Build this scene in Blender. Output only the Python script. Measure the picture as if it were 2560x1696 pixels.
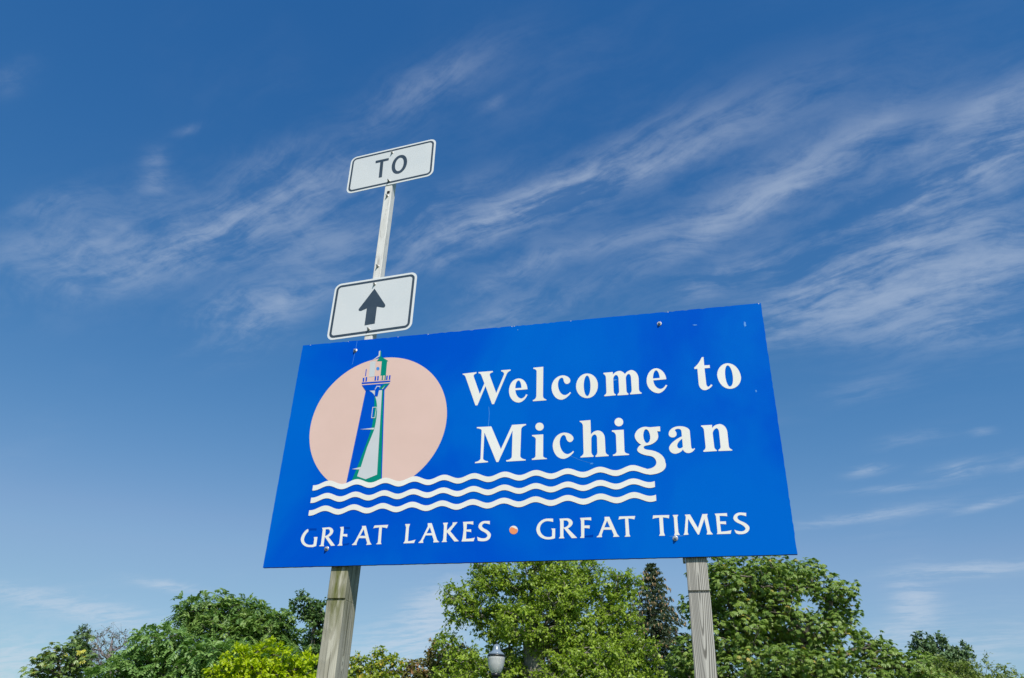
import bpy, bmesh, math, random
import numpy as np
from mathutils import Matrix, Vector

for o in list(bpy.data.objects):
    bpy.data.objects.remove(o)
scene = bpy.context.scene
COL = scene.collection

# ------------------------------------------------------------------ camera
EYE = np.array([0.0, 0.0, 1.6])
FOCAL = 1940.034            # focal length in pixels of a 2560 px wide picture
CAM_X = np.array([0.999451629, -0.0159041246, 0.0290430875])
CAM_DOWN = np.array([0.0331125672, 0.480041403, -0.876620676])
CAM_FWD = np.array([0.0, 0.877101654, 0.480304788])
cam_data = bpy.data.cameras.new('camera')
cam = bpy.data.objects.new('camera', cam_data)
COL.objects.link(cam)
cam_data.sensor_fit = 'HORIZONTAL'
cam_data.sensor_width = 36.0
cam_data.lens = FOCAL / 2560.0 * 36.0
cam_data.clip_start = 0.05
cam_data.clip_end = 6000.0
m = Matrix.Identity(4)
for i in range(3):
    m[i][0] = CAM_X[i]
    m[i][1] = -CAM_DOWN[i]
    m[i][2] = -CAM_FWD[i]
    m[i][3] = EYE[i]
cam.matrix_world = m
scene.camera = cam


def sight(px, py):
    v = CAM_X * (px - 1280.0) + CAM_DOWN * (py - 848.0) + CAM_FWD * FOCAL
    return v / np.linalg.norm(v)


def at(px, py, Y):
    """World point Y metres north of the viewer in the direction of a picture point."""
    v = sight(px, py)
    return EYE + v * (Y / v[1])


# ------------------------------------------------------------------ node helper
class Nodes:
    def __init__(self, tree):
        self.t = tree
        tree.nodes.clear()

    def new(self, kind, **kw):
        n = self.t.nodes.new(kind)
        for k, v in kw.items():
            setattr(n, k, v)
        return n

    def put(self, sock, v):
        if isinstance(v, bpy.types.NodeSocket):
            self.t.links.new(v, sock)
        elif v is not None:
            if hasattr(sock.default_value, '__len__') and not hasattr(v, '__len__'):
                v = [v] * len(sock.default_value)
            if hasattr(v, '__len__') and len(v) == 3 and len(sock.default_value) == 4:
                v = (*v, 1.0)
            sock.default_value = v

    def math(self, op, a, b=None, c=None, clamp=False):
        n = self.new('ShaderNodeMath', operation=op, use_clamp=clamp)
        for i, v in enumerate((a, b, c)):
            if v is not None:
                self.put(n.inputs[i], v)
        return n.outputs[0]

    def vmath(self, op, a, b=None):
        n = self.new('ShaderNodeVectorMath', operation=op)
        self.put(n.inputs[0], a)
        if b is not None:
            self.put(n.inputs[1], b)
        return n.outputs[0]

    def combine(self, x, y, z=0.0):
        n = self.new('ShaderNodeCombineXYZ')
        for i, v in enumerate((x, y, z)):
            self.put(n.inputs[i], v)
        return n.outputs[0]

    def split(self, v):
        n = self.new('ShaderNodeSeparateXYZ')
        self.put(n.inputs[0], v)
        return n.outputs

    def noise(self, vec, scale=1.0, detail=2.0, rough=0.5, dist=0.0):
        n = self.new('ShaderNodeTexNoise')
        self.put(n.inputs['Vector'], vec)
        n.inputs['Scale'].default_value = scale
        n.inputs['Detail'].default_value = detail
        n.inputs['Roughness'].default_value = rough
        n.inputs['Distortion'].default_value = dist
        return n.outputs['Fac']

    def smooth(self, v, lo, hi, a=0.0, b=1.0):
        n = self.new('ShaderNodeMapRange', interpolation_type='SMOOTHSTEP')
        self.put(n.inputs[0], v)
        for i, x in enumerate((lo, hi, a, b)):
            self.put(n.inputs[i + 1], x)
        return n.outputs[0]

    def mix(self, f, a, b, blend='MIX'):
        n = self.new('ShaderNodeMix', data_type='RGBA', blend_type=blend)
        self.put(n.inputs[0], f)
        self.put(n.inputs[6], a)
        self.put(n.inputs[7], b)
        return n.outputs[2]

    def ramp(self, f, stops):
        n = self.new('ShaderNodeValToRGB')
        self.put(n.inputs[0], f)
        e = n.color_ramp.elements
        while len(e) > len(stops):
            e.remove(e[-1])
        while len(e) < len(stops):
            e.new(1.0)
        for el, (p, c) in zip(e, stops):
            el.position = p
            el.color = (*c, 1.0)
        return n.outputs[0]


# ------------------------------------------------------------------ sky and sun
SUN_DIR = np.array([0.1527, -0.6521, 0.7426])
world = bpy.data.worlds.new('World')
scene.world = world
world.use_nodes = True
w = Nodes(world.node_tree)
sky = w.new('ShaderNodeTexSky', sky_type='NISHITA')
sky.sun_disc = False
sky.sun_elevation = math.asin(SUN_DIR[2])
sky.sun_rotation = math.atan2(SUN_DIR[0], SUN_DIR[1])
sky.altitude = 200.0
sky.air_density = 1.0
sky.dust_density = 0.35
sky.ozone_density = 1.6
tc = w.new('ShaderNodeTexCoord')
dirv = tc.outputs['Generated']
dx, dy, dz = w.split(dirv)
den = w.math('ADD', w.math('MAXIMUM', dz, 0.0), 0.08)
cu = w.math('DIVIDE', dx, den)
cv_ = w.math('DIVIDE', dy, den)


def cloud_uv(px, py):            # picture point (2367 px wide copy) -> cloud deck
    v = sight(px * 1.08154, py * 1.08154)
    return np.array([v[0], v[1]]) / (max(v[2], 0.0) + 0.08)


# cirrus banks: centre, half length, half width, tilt of the streak in degrees, density
BANKS = [
    (985, 205, 150, 42, 28, .55), (360, 375, 30, 26, 50, .50), (358, 420, 36, 28, 20, .55), (440, 300, 34, 10, 15, .3),
    (150, 560, 210, 60, 14, .55), (330, 600, 200, 55, 14, .70), (560, 500, 210, 55, 27, .55),
    (735, 450, 150, 60, 30, .60), (720, 570, 150, 45, 10, .55), (1040, 530, 170, 50, 16, .55),
    (1290, 440, 180, 32, 24, 1.0), (1180, 500, 210, 30, 18, .75), (1560, 335, 300, 55, 22, .60),
    (1780, 440, 260, 34, 22, .65), (1900, 350, 240, 40, 25, .50), (2230, 400, 210, 52, 32, 1.0), (2320, 330, 120, 60, 38, .9),
    (2150, 560, 260, 46, 22, .75), (2290, 620, 180, 60, 22, .80), (2040, 690, 260, 52, 15, .95), (1850, 720, 160, 50, 20, .75),
    (2200, 760, 230, 40, 4, .75), (1180, 640, 120, 24, 26, .60), (1640, 655, 60, 26, 24, .75), (1760, 620, 80, 30, 22, .5),
    (600, 740, 130, 52, 26, .75), (690, 680, 130, 34, 22, .60), (520, 700, 90, 26, 24, .5), (1180, 730, 160, 34, 18, .70),
    (2010, 1085, 42, 12, 12, 1.1), (2220, 1088, 60, 16, 10, 1.3), (2060, 1130, 90, 8, 4, .55), (2350, 1070, 40, 18, 10, .6),
    (2270, 998, 26, 10, 0, .55), (2110, 1015, 80, 18, 10, .4), (2000, 1195, 160, 12, 8, 1.0), (2290, 1165, 90, 8, 16, .9),
    (2240, 1318, 150, 16, 4, 1.4), (2115, 1395, 46, 44, 60, 1.7), (2060, 1465, 90, 24, 18, 1.3), (2110, 1400, 40, 70, 0, .4),
    (1005, 1405, 62, 34, 30, 3.2), (1000, 1460, 80, 36, 16, 2.4), (900, 1485, 110, 34, 12, 1.6), (900, 1545, 170, 34, 4, 2.2),
    (390, 1355, 66, 10, -10, 1.8), (160, 1400, 260, 20, -12, 1.5), (340, 1455, 170, 24, -14, 1.4), (20, 1540, 110, 44, 0, 3.0),
    (2220, 1500, 220, 40, 6, 1.2), (2000, 900, 90, 26, 12, .28), (30, 180, 50, 30, 28, .35), (120, 470, 90, 24, 16, .40),
    (1700, 500, 240, 20, 26, .65), (1480, 400, 220, 16, 22, .5), (1640, 560, 160, 18, 24, .4), (1980, 610, 200, 22, 24, .6), (2080, 470, 230, 20, 28, .6), (2200, 300, 220, 22, 30, .5), (1420, 560, 200, 20, 14, .4), (960, 620, 160, 22, 14, .35), (1000, 470, 140, 22, 26, .4), (450, 560, 200, 18, 30, .5), (880, 430, 60, 30, 40, .3), (1750, 540, 620, 170, 24, .20), (2180, 640, 330, 190, 20, .20), (430, 560, 420, 110, 18, .18), (1150, 560, 330, 110, 16, .18), (1140, 240, 26, 12, 30, .3), (2010, 300, 60, 14, 28, .4), (2300, 220, 140, 30, 26, .35), (620, 370, 80, 26, 28, .3),
]
bank_sum = None
for (bx, by, hl, hw, ang, den_) in BANKS:
    a = math.radians(ang)
    c0 = cloud_uv(bx, by)
    A = cloud_uv(bx + hl * math.cos(a), by - hl * math.sin(a)) - c0
    B = cloud_uv(bx + hw * math.sin(a), by + hw * math.cos(a)) - c0
    M = np.linalg.inv(np.array([A, B]).T)
    k = -M @ c0
    p = w.math('MULTIPLY_ADD', cu, float(M[0, 0]), w.math('MULTIPLY_ADD', cv_, float(M[0, 1]), float(k[0])))
    q = w.math('MULTIPLY_ADD', cu, float(M[1, 0]), w.math('MULTIPLY_ADD', cv_, float(M[1, 1]), float(k[1])))
    g = w.math('MULTIPLY', w.math('EXPONENT', w.math('MULTIPLY', w.math('MULTIPLY_ADD', p, p, w.math('MULTIPLY', q, q)), -0.9)), den_)
    bank_sum = g if bank_sum is None else w.math('ADD', bank_sum, g)
# thin cirrus goes on over the rest of the sky
CA, SA = math.cos(-0.58), math.sin(-0.58)
along = w.math('MULTIPLY_ADD', cu, CA, w.math('MULTIPLY', cv_, SA))
across = w.math('MULTIPLY_ADD', cu, -SA, w.math('MULTIPLY', cv_, CA))
broad = w.noise(w.combine(w.math('MULTIPLY', along, 0.9), w.math('MULTIPLY', across, 1.6), 3.1), 1.0, 3.0, 0.55, 0.4)
bank_sum = w.math('ADD', bank_sum, w.smooth(broad, 0.55, 0.85, 0.0, 0.16))
warp = w.noise(w.combine(cu, cv_, 7.0), 2.2, 3.0, 0.5)
warp = w.math('MULTIPLY', w.math('SUBTRACT', warp, 0.5), 0.30)
across2 = w.math('ADD', across, warp)
streaks = w.noise(w.combine(w.math('MULTIPLY', along, 3.0), w.math('MULTIPLY', across2, 11.0), 0.7), 1.0, 10.0, 0.64, 0.10)
strands = w.noise(w.combine(w.math('MULTIPLY', along, 5.0), w.math('MULTIPLY', across2, 24.0), 4.7), 1.0, 6.0, 0.60, 0.2)
fluff = w.noise(w.combine(w.math('MULTIPLY', cu, 17.0), w.math('MULTIPLY', cv_, 20.0), 1.7), 1.0, 8.0, 0.66, 0.3)
fine = w.math('MULTIPLY_ADD', streaks, 0.58, w.math('MULTIPLY_ADD', strands, 0.20, w.math('MULTIPLY', fluff, 0.22)))
mass = w.math('MULTIPLY', bank_sum, w.smooth(fine, 0.40, 0.65, 0.06, 1.05))
cover = w.math('MULTIPLY', w.math('SUBTRACT', 1.0, w.math('EXPONENT', w.math('MULTIPLY', mass, -0.85))), 0.63)
# the camera's deep, polarised blue: red falls off and blue holds up towards the zenith
sepc = w.new('ShaderNodeSeparateColor')
w.put(sepc.inputs[0], sky.outputs[0])
sr, sgn, sb = sepc.outputs
sr2 = w.math('MINIMUM', sr, w.math('MULTIPLY', w.math('POWER', w.math('DIVIDE', sr, 2.7), 1.85), 2.7))
sb2 = w.math('MAXIMUM', sb, w.math('MULTIPLY', w.math('POWER', w.math('DIVIDE', sb, 7.0), 0.62), 7.0))


def soft_top(v, knee, power):
    return w.math('MINIMUM', v, w.math('MULTIPLY', w.math('POWER', w.math('DIVIDE', v, knee), power), knee))


sr2 = soft_top(sr2, 2.05, 0.60)
sgn = soft_top(sgn, 4.0, 0.65)
sb2 = soft_top(sb2, 6.4, 0.6)
comb = w.new('ShaderNodeCombineColor')
for i_, v_ in enumerate((sr2, sgn, sb2)):
    w.put(comb.inputs[i_], v_)
gained = comb.outputs[0]
skycol = w.mix(cover, gained, (5.9, 6.7, 7.8))
bg = w.new('ShaderNodeBackground')
w.put(bg.inputs['Color'], skycol)
bg.inputs['Strength'].default_value = 0.10
out = w.new('ShaderNodeOutputWorld')
world.node_tree.links.new(bg.outputs[0], out.inputs['Surface'])

sun_data = bpy.data.lights.new('sun', 'SUN')
sun_data.energy = 4.4
sun_data.angle = math.radians(0.53)
sun_data.color = (1.0, 0.955, 0.88)
sun = bpy.data.objects.new('sun', sun_data)
COL.objects.link(sun)
sun.rotation_euler = Vector(SUN_DIR).to_track_quat('Z', 'Y').to_euler()
sun.location = (6.0, -26.0, 30.0)

vs = scene.view_settings
vs.view_transform = 'Standard'
vs.look = 'None'
vs.exposure = 0.0
vs.gamma = 1.0
vs.use_curve_mapping = False
scene.render.engine = 'CYCLES'
scene.cycles.max_bounces = 8
scene.cycles.transparent_max_bounces = 12


# ------------------------------------------------------------------ object helpers
def tag(o, label=None, category=None, group=None, kind=None):
    if label:
        o['label'] = label
    if category:
        o['category'] = category
    if group:
        o['group'] = group
    if kind:
        o['kind'] = kind
    return o


def empty(name, loc, rz=0.0):
    o = bpy.data.objects.new(name, None)
    o.empty_display_size = 0.3
    o.location = loc
    o.rotation_euler = (0, 0, rz)
    COL.objects.link(o)
    return o


def link(name, mesh, mats=(), parent=None, smooth=False):
    o = bpy.data.objects.new(name, mesh)
    for mm in mats:
        mesh.materials.append(mm)
    if smooth:
        mesh.polygons.foreach_set('use_smooth', [True] * len(mesh.polygons))
    COL.objects.link(o)
    if parent:
        o.parent = parent
    return o


def from_bm(name, bm, mats=(), parent=None, smooth=False):
    me = bpy.data.meshes.new(name)
    bm.to_mesh(me)
    bm.free()
    return link(name, me, mats, parent, smooth)


def bm_box(bm, x0, x1, y0, y1, z0, z1, bevel=0.0):
    r = bmesh.ops.create_cube(bm, size=1.0)
    for v in r['verts']:
        v.co = Vector(((x0 + x1) / 2 + v.co.x * (x1 - x0), (y0 + y1) / 2 + v.co.y * (y1 - y0), (z0 + z1) / 2 + v.co.z * (z1 - z0)))
    if bevel:
        es = {e for v in r['verts'] for e in v.link_edges}
        bmesh.ops.bevel(bm, geom=list(es), offset=bevel, segments=2, affect='EDGES', profile=0.5)


def lathe(bm, profile, seg=24, ribs=0.0, cx=0.0, cy=0.0):
    rings = []
    for r, z in profile:
        ring = []
        for i in range(seg):
            a = 2 * math.pi * i / seg
            rr = r * (1.0 + (ribs if i % 2 else -ribs))
            ring.append(bm.verts.new((cx + rr * math.cos(a), cy + rr * math.sin(a), z)))
        rings.append(ring)
    for a, b in zip(rings, rings[1:]):
        for i in range(seg):
            j = (i + 1) % seg
            bm.faces.new((a[i], a[j], b[j], b[i]))
    bm.faces.new(list(reversed(rings[0])))
    bm.faces.new(rings[-1])


def material(name):
    mt = bpy.data.materials.new(name)
    mt.use_nodes = True
    n = Nodes(mt.node_tree)
    o = n.new('ShaderNodeOutputMaterial')
    return mt, n, o


def principled(n, o, color, rough=0.5, metal=0.0, spec=0.5, normal=None):
    p = n.new('ShaderNodeBsdfPrincipled')
    n.put(p.inputs['Base Color'], color)
    n.put(p.inputs['Roughness'], rough)
    n.put(p.inputs['Metallic'], metal)
    n.put(p.inputs['Specular IOR Level'], spec)
    if normal is not None:
        n.put(p.inputs['Normal'], normal)
    n.t.links.new(p.outputs[0], o.inputs['Surface'])
    return p


def bump(n, h, strength=0.3, dist=0.01):
    b = n.new('ShaderNodeBump')
    b.inputs['Strength'].default_value = strength
    b.inputs['Distance'].default_value = dist
    n.put(b.inputs['Height'], h)
    return b.outputs[0]


def objco(n):
    return n.new('ShaderNodeTexCoord').outputs['Object']


# ------------------------------------------------------------------ materials
def film(name, a, b, scale=3.0, rough=0.38, spec=0.4):
    mt, n, o = material(name)
    co = objco(n)
    f = n.noise(co, scale, 5.0, 0.6, 0.3)
    sp = n.noise(co, 70.0, 2.0, 0.5)
    c = n.mix(n.smooth(f, 0.35, 0.65), a, b)
    c = n.mix(n.smooth(sp, 0.70, 0.82, 0.0, 0.16), c, (0.30, 0.27, 0.20))
    r = n.math('MULTIPLY_ADD', f, 0.25, rough - 0.12)
    principled(n, o, c, r, 0.0, spec, bump(n, n.noise(co, 9.0, 2.0, 0.5), 0.06, 0.004))
    return mt


M_BLUE, n, o = material('blue_sheeting')
co = objco(n)
cl = n.noise(co, 1.1, 4.0, 0.55, 0.6)
streak = n.noise(n.vmath('MULTIPLY', co, (26.0, 1.0, 1.6)), 1.0, 4.0, 0.6)
base = n.mix(n.smooth(cl, 0.34, 0.64), (0.0, 0.080, 0.550), (0.0, 0.128, 0.580))
base = n.mix(n.smooth(streak, 0.56, 0.80, 0.0, 0.22), base, (0.0, 0.140, 0.60))
speck = n.noise(co, 120.0, 2.0, 0.5)
base = n.mix(n.smooth(speck, 0.74, 0.80, 0.0, 0.35), base, (0.03, 0.22, 0.66))
principled(n, o, base, n.math('MULTIPLY_ADD', cl, 0.2, 0.34), 0.0, 0.008, bump(n, n.noise(co, 5.0, 2.0, 0.5), 0.05, 0.004))

M_WHITE = film('white_sheeting', (0.84, 0.83, 0.79), (0.80, 0.78, 0.70), 4.0)
M_CREAM = film('yellowed_sheeting', (0.80, 0.78, 0.70), (0.83, 0.82, 0.77), 5.0)
M_PEACH = film('peach_sheeting', (0.76, 0.535, 0.46), (0.72, 0.505, 0.43), 2.0)
M_GREEN = film('green_sheeting', (0.0, 0.225, 0.165), (0.0, 0.250, 0.185), spec=0.10)
M_NAVY = film('deep_blue_sheeting', (0.0, 0.070, 0.52), (0.0, 0.084, 0.55), spec=0.03)
M_GHOST = film('unfaded_blue', (0.0, 0.046, 0.36), (0.0, 0.056, 0.40), spec=0.02)
M_GREY = film('grey_sheeting', (0.60, 0.63, 0.645), (0.57, 0.60, 0.615))
M_ORANGE = film('orange_sheeting', (0.86, 0.29, 0.115), (0.82, 0.27, 0.105))
M_SCUFF = film('scuffed_blue', (0.07, 0.30, 0.70), (0.045, 0.24, 0.66), 30.0)
M_PLATE = film('plate_sheeting', (0.66, 0.69, 0.70), (0.70, 0.72, 0.72), 3.0)
M_RIM = film('plate_bare_edge', (0.74, 0.77, 0.77), (0.78, 0.80, 0.80), 3.0)
M_BLACK = film('faded_black_film', (0.040, 0.062, 0.088), (0.050, 0.074, 0.104), 6.0)

M_EDGE, n, o = material('plywood_edge')
co = objco(n)
f = n.noise(n.vmath('MULTIPLY', co, (3.0, 240.0, 3.0)), 1.0, 3.0, 0.6)
principled(n, o, n.mix(f, (0.015, 0.020, 0.035), (0.07, 0.065, 0.06)), 0.8)


def wood(name, light, dark, moss=0.0, ring=52.0, seed=0.0, pith=(0.0, 0.10), bite=0.6, sway=0.05, knots=()):
    mt, n, o = material(name)
    co = objco(n)
    x, y, z = n.split(co)
    wob = n.noise(n.combine(n.math('MULTIPLY', x, 5.0), n.math('MULTIPLY', y, 5.0), n.math('MULTIPLY_ADD', z, 1.0, seed)), 1.0, 3.0, 0.5, 0.3)
    wob2 = n.noise(n.combine(n.math('MULTIPLY', x, 14.0), n.math('MULTIPLY', y, 14.0), n.math('MULTIPLY_ADD', z, 1.8, seed)), 1.0, 2.0, 0.5)
    px_ = n.math('ADD', n.math('SUBTRACT', x, pith[0]), n.math('MULTIPLY', n.math('SUBTRACT', wob, 0.5), sway))
    py_ = n.math('ADD', n.math('MULTIPLY_ADD', z, 0.045, n.math('SUBTRACT', y, pith[1])), n.math('MULTIPLY', n.math('SUBTRACT', wob2, 0.5), 0.022))
    rad = n.math('SQRT', n.math('MULTIPLY_ADD', px_, px_, n.math('MULTIPLY', py_, py_)))
    rings = n.math('SINE', n.math('MULTIPLY', rad, ring * 6.283 * 2.1))
    late = n.smooth(rings, 0.05, 0.90)
    grain = n.noise(n.vmath('MULTIPLY', co, (170.0, 170.0, 3.0)), 1.0, 5.0, 0.65)
    crack = n.noise(n.vmath('MULTIPLY', n.vmath('ADD', co, (seed, 0, 0)), (75.0, 75.0, 1.1)), 1.0, 4.0, 0.6)
    crackm = n.smooth(crack, 0.60, 0.70)
    fibre = n.noise(n.vmath('MULTIPLY', n.vmath('ADD', co, (0, seed, 0)), (62.0, 62.0, 1.2)), 1.0, 5.0, 0.62)
    blot = n.noise(n.vmath('MULTIPLY', co, (9.0, 9.0, 3.0)), 1.0, 4.0, 0.6)
    c = n.mix(n.smooth(grain, 0.3, 0.7), light, tuple(0.80 * v for v in light))
    c = n.mix(n.math('MULTIPLY', late, bite), c, dark)
    c = n.mix(n.smooth(fibre, 0.44, 0.60, 0.0, 0.70), c, tuple(0.50 * v for v in light))
    c = n.mix(n.math('MULTIPLY', crackm, 0.75), c, tuple(0.35 * v for v in dark))
    c = n.mix(n.smooth(blot, 0.45, 0.75, 0.0, 0.30), c, tuple(0.75 * v for v in light))
    for (ky, kz) in knots:
        dy_ = n.math('DIVIDE', n.math('SUBTRACT', y, ky), 0.011)
        dz_ = n.math('DIVIDE', n.math('SUBTRACT', z, kz), 0.034)
        dk = n.math('ADD', n.math('SQRT', n.math('MULTIPLY_ADD', dy_, dy_, n.math('MULTIPLY', dz_, dz_))), n.math('MULTIPLY', n.math('SUBTRACT', wob2, 0.5), 0.9))
        side_ = n.math('GREATER_THAN', x, -0.786)
        c = n.mix(n.math('MULTIPLY', side_, n.smooth(dk, 1.5, 0.9, 0.0, 0.8)), c, tuple(1.12 * v for v in light))
        c = n.mix(n.math('MULTIPLY', side_, n.smooth(n.math('ABSOLUTE', n.math('SUBTRACT', dk, 1.15)), 0.22, 0.05, 0.0, 0.7)), c, dark)
        c = n.mix(n.math('MULTIPLY', side_, n.smooth(dk, 0.42, 0.22, 0.0, 0.9)), c, tuple(0.3 * v for v in dark))
    if moss:
        g = n.noise(n.vmath('MULTIPLY', co, (34.0, 20.0, 5.0)), 1.0, 4.0, 0.6)
        mid = n.math('SUBTRACT', 1.0, n.smooth(n.math('ABSOLUTE', n.math('ADD', x, 0.822)), 0.006, 0.060))
        top = n.smooth(z, 1.95, 2.30)
        c = n.mix(n.math('MULTIPLY', n.math('MULTIPLY', n.smooth(g, 0.34, 0.62), top), n.math('MULTIPLY_ADD', mid, 0.75, 0.22)), c, (0.115, 0.125, 0.022))
    h = n.math('SUBTRACT', n.math('MULTIPLY_ADD', grain, 0.35, n.math('MULTIPLY', late, -0.35)), n.math('MULTIPLY', crackm, 0.9))
    principled(n, o, c, 0.86, 0.0, 0.2, bump(n, h, 0.7, 0.004))
    return mt


M_POST_A = wood('weathered_post_greenish', (0.60, 0.57, 0.46), (0.26, 0.24, 0.17), 1.0, 62.0, 1.3, (-0.835, 0.24), 0.50, 0.022, ((0.082, 1.975), (0.045, 1.62)))
M_POST_B = wood('weathered_post_grey', (0.58, 0.555, 0.50), (0.085, 0.078, 0.066), 0.0, 80.0, 5.7, (0.812, 0.120), 0.85)

M_STEEL, n, o = material('galvanised_bolt')
co = objco(n)
principled(n, o, n.mix(n.noise(co, 90.0, 3.0), (0.45, 0.44, 0.42), (0.68, 0.66, 0.62)), 0.42, 0.75)
M_POLE, n, o = material('weathered_white_steel')
co = objco(n)
f = n.noise(n.vmath('MULTIPLY', co, (30.0, 30.0, 7.0)), 1.0, 6.0, 0.65, 0.4)
g = n.noise(n.vmath('MULTIPLY', co, (120.0, 120.0, 12.0)), 1.0, 3.0, 0.6)
c = n.mix(n.smooth(f, 0.42, 0.66), (0.76, 0.75, 0.71), (0.62, 0.61, 0.57))
c = n.mix(n.smooth(g, 0.60, 0.72, 0.0, 0.6), c, (0.27, 0.24, 0.20))
principled(n, o, c, 0.6, 0.0, 0.4, bump(n, f, 0.15, 0.003))
M_HOLE, n, o = material('dark_hole')
principled(n, o, (0.012, 0.012, 0.014), 0.9)


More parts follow.
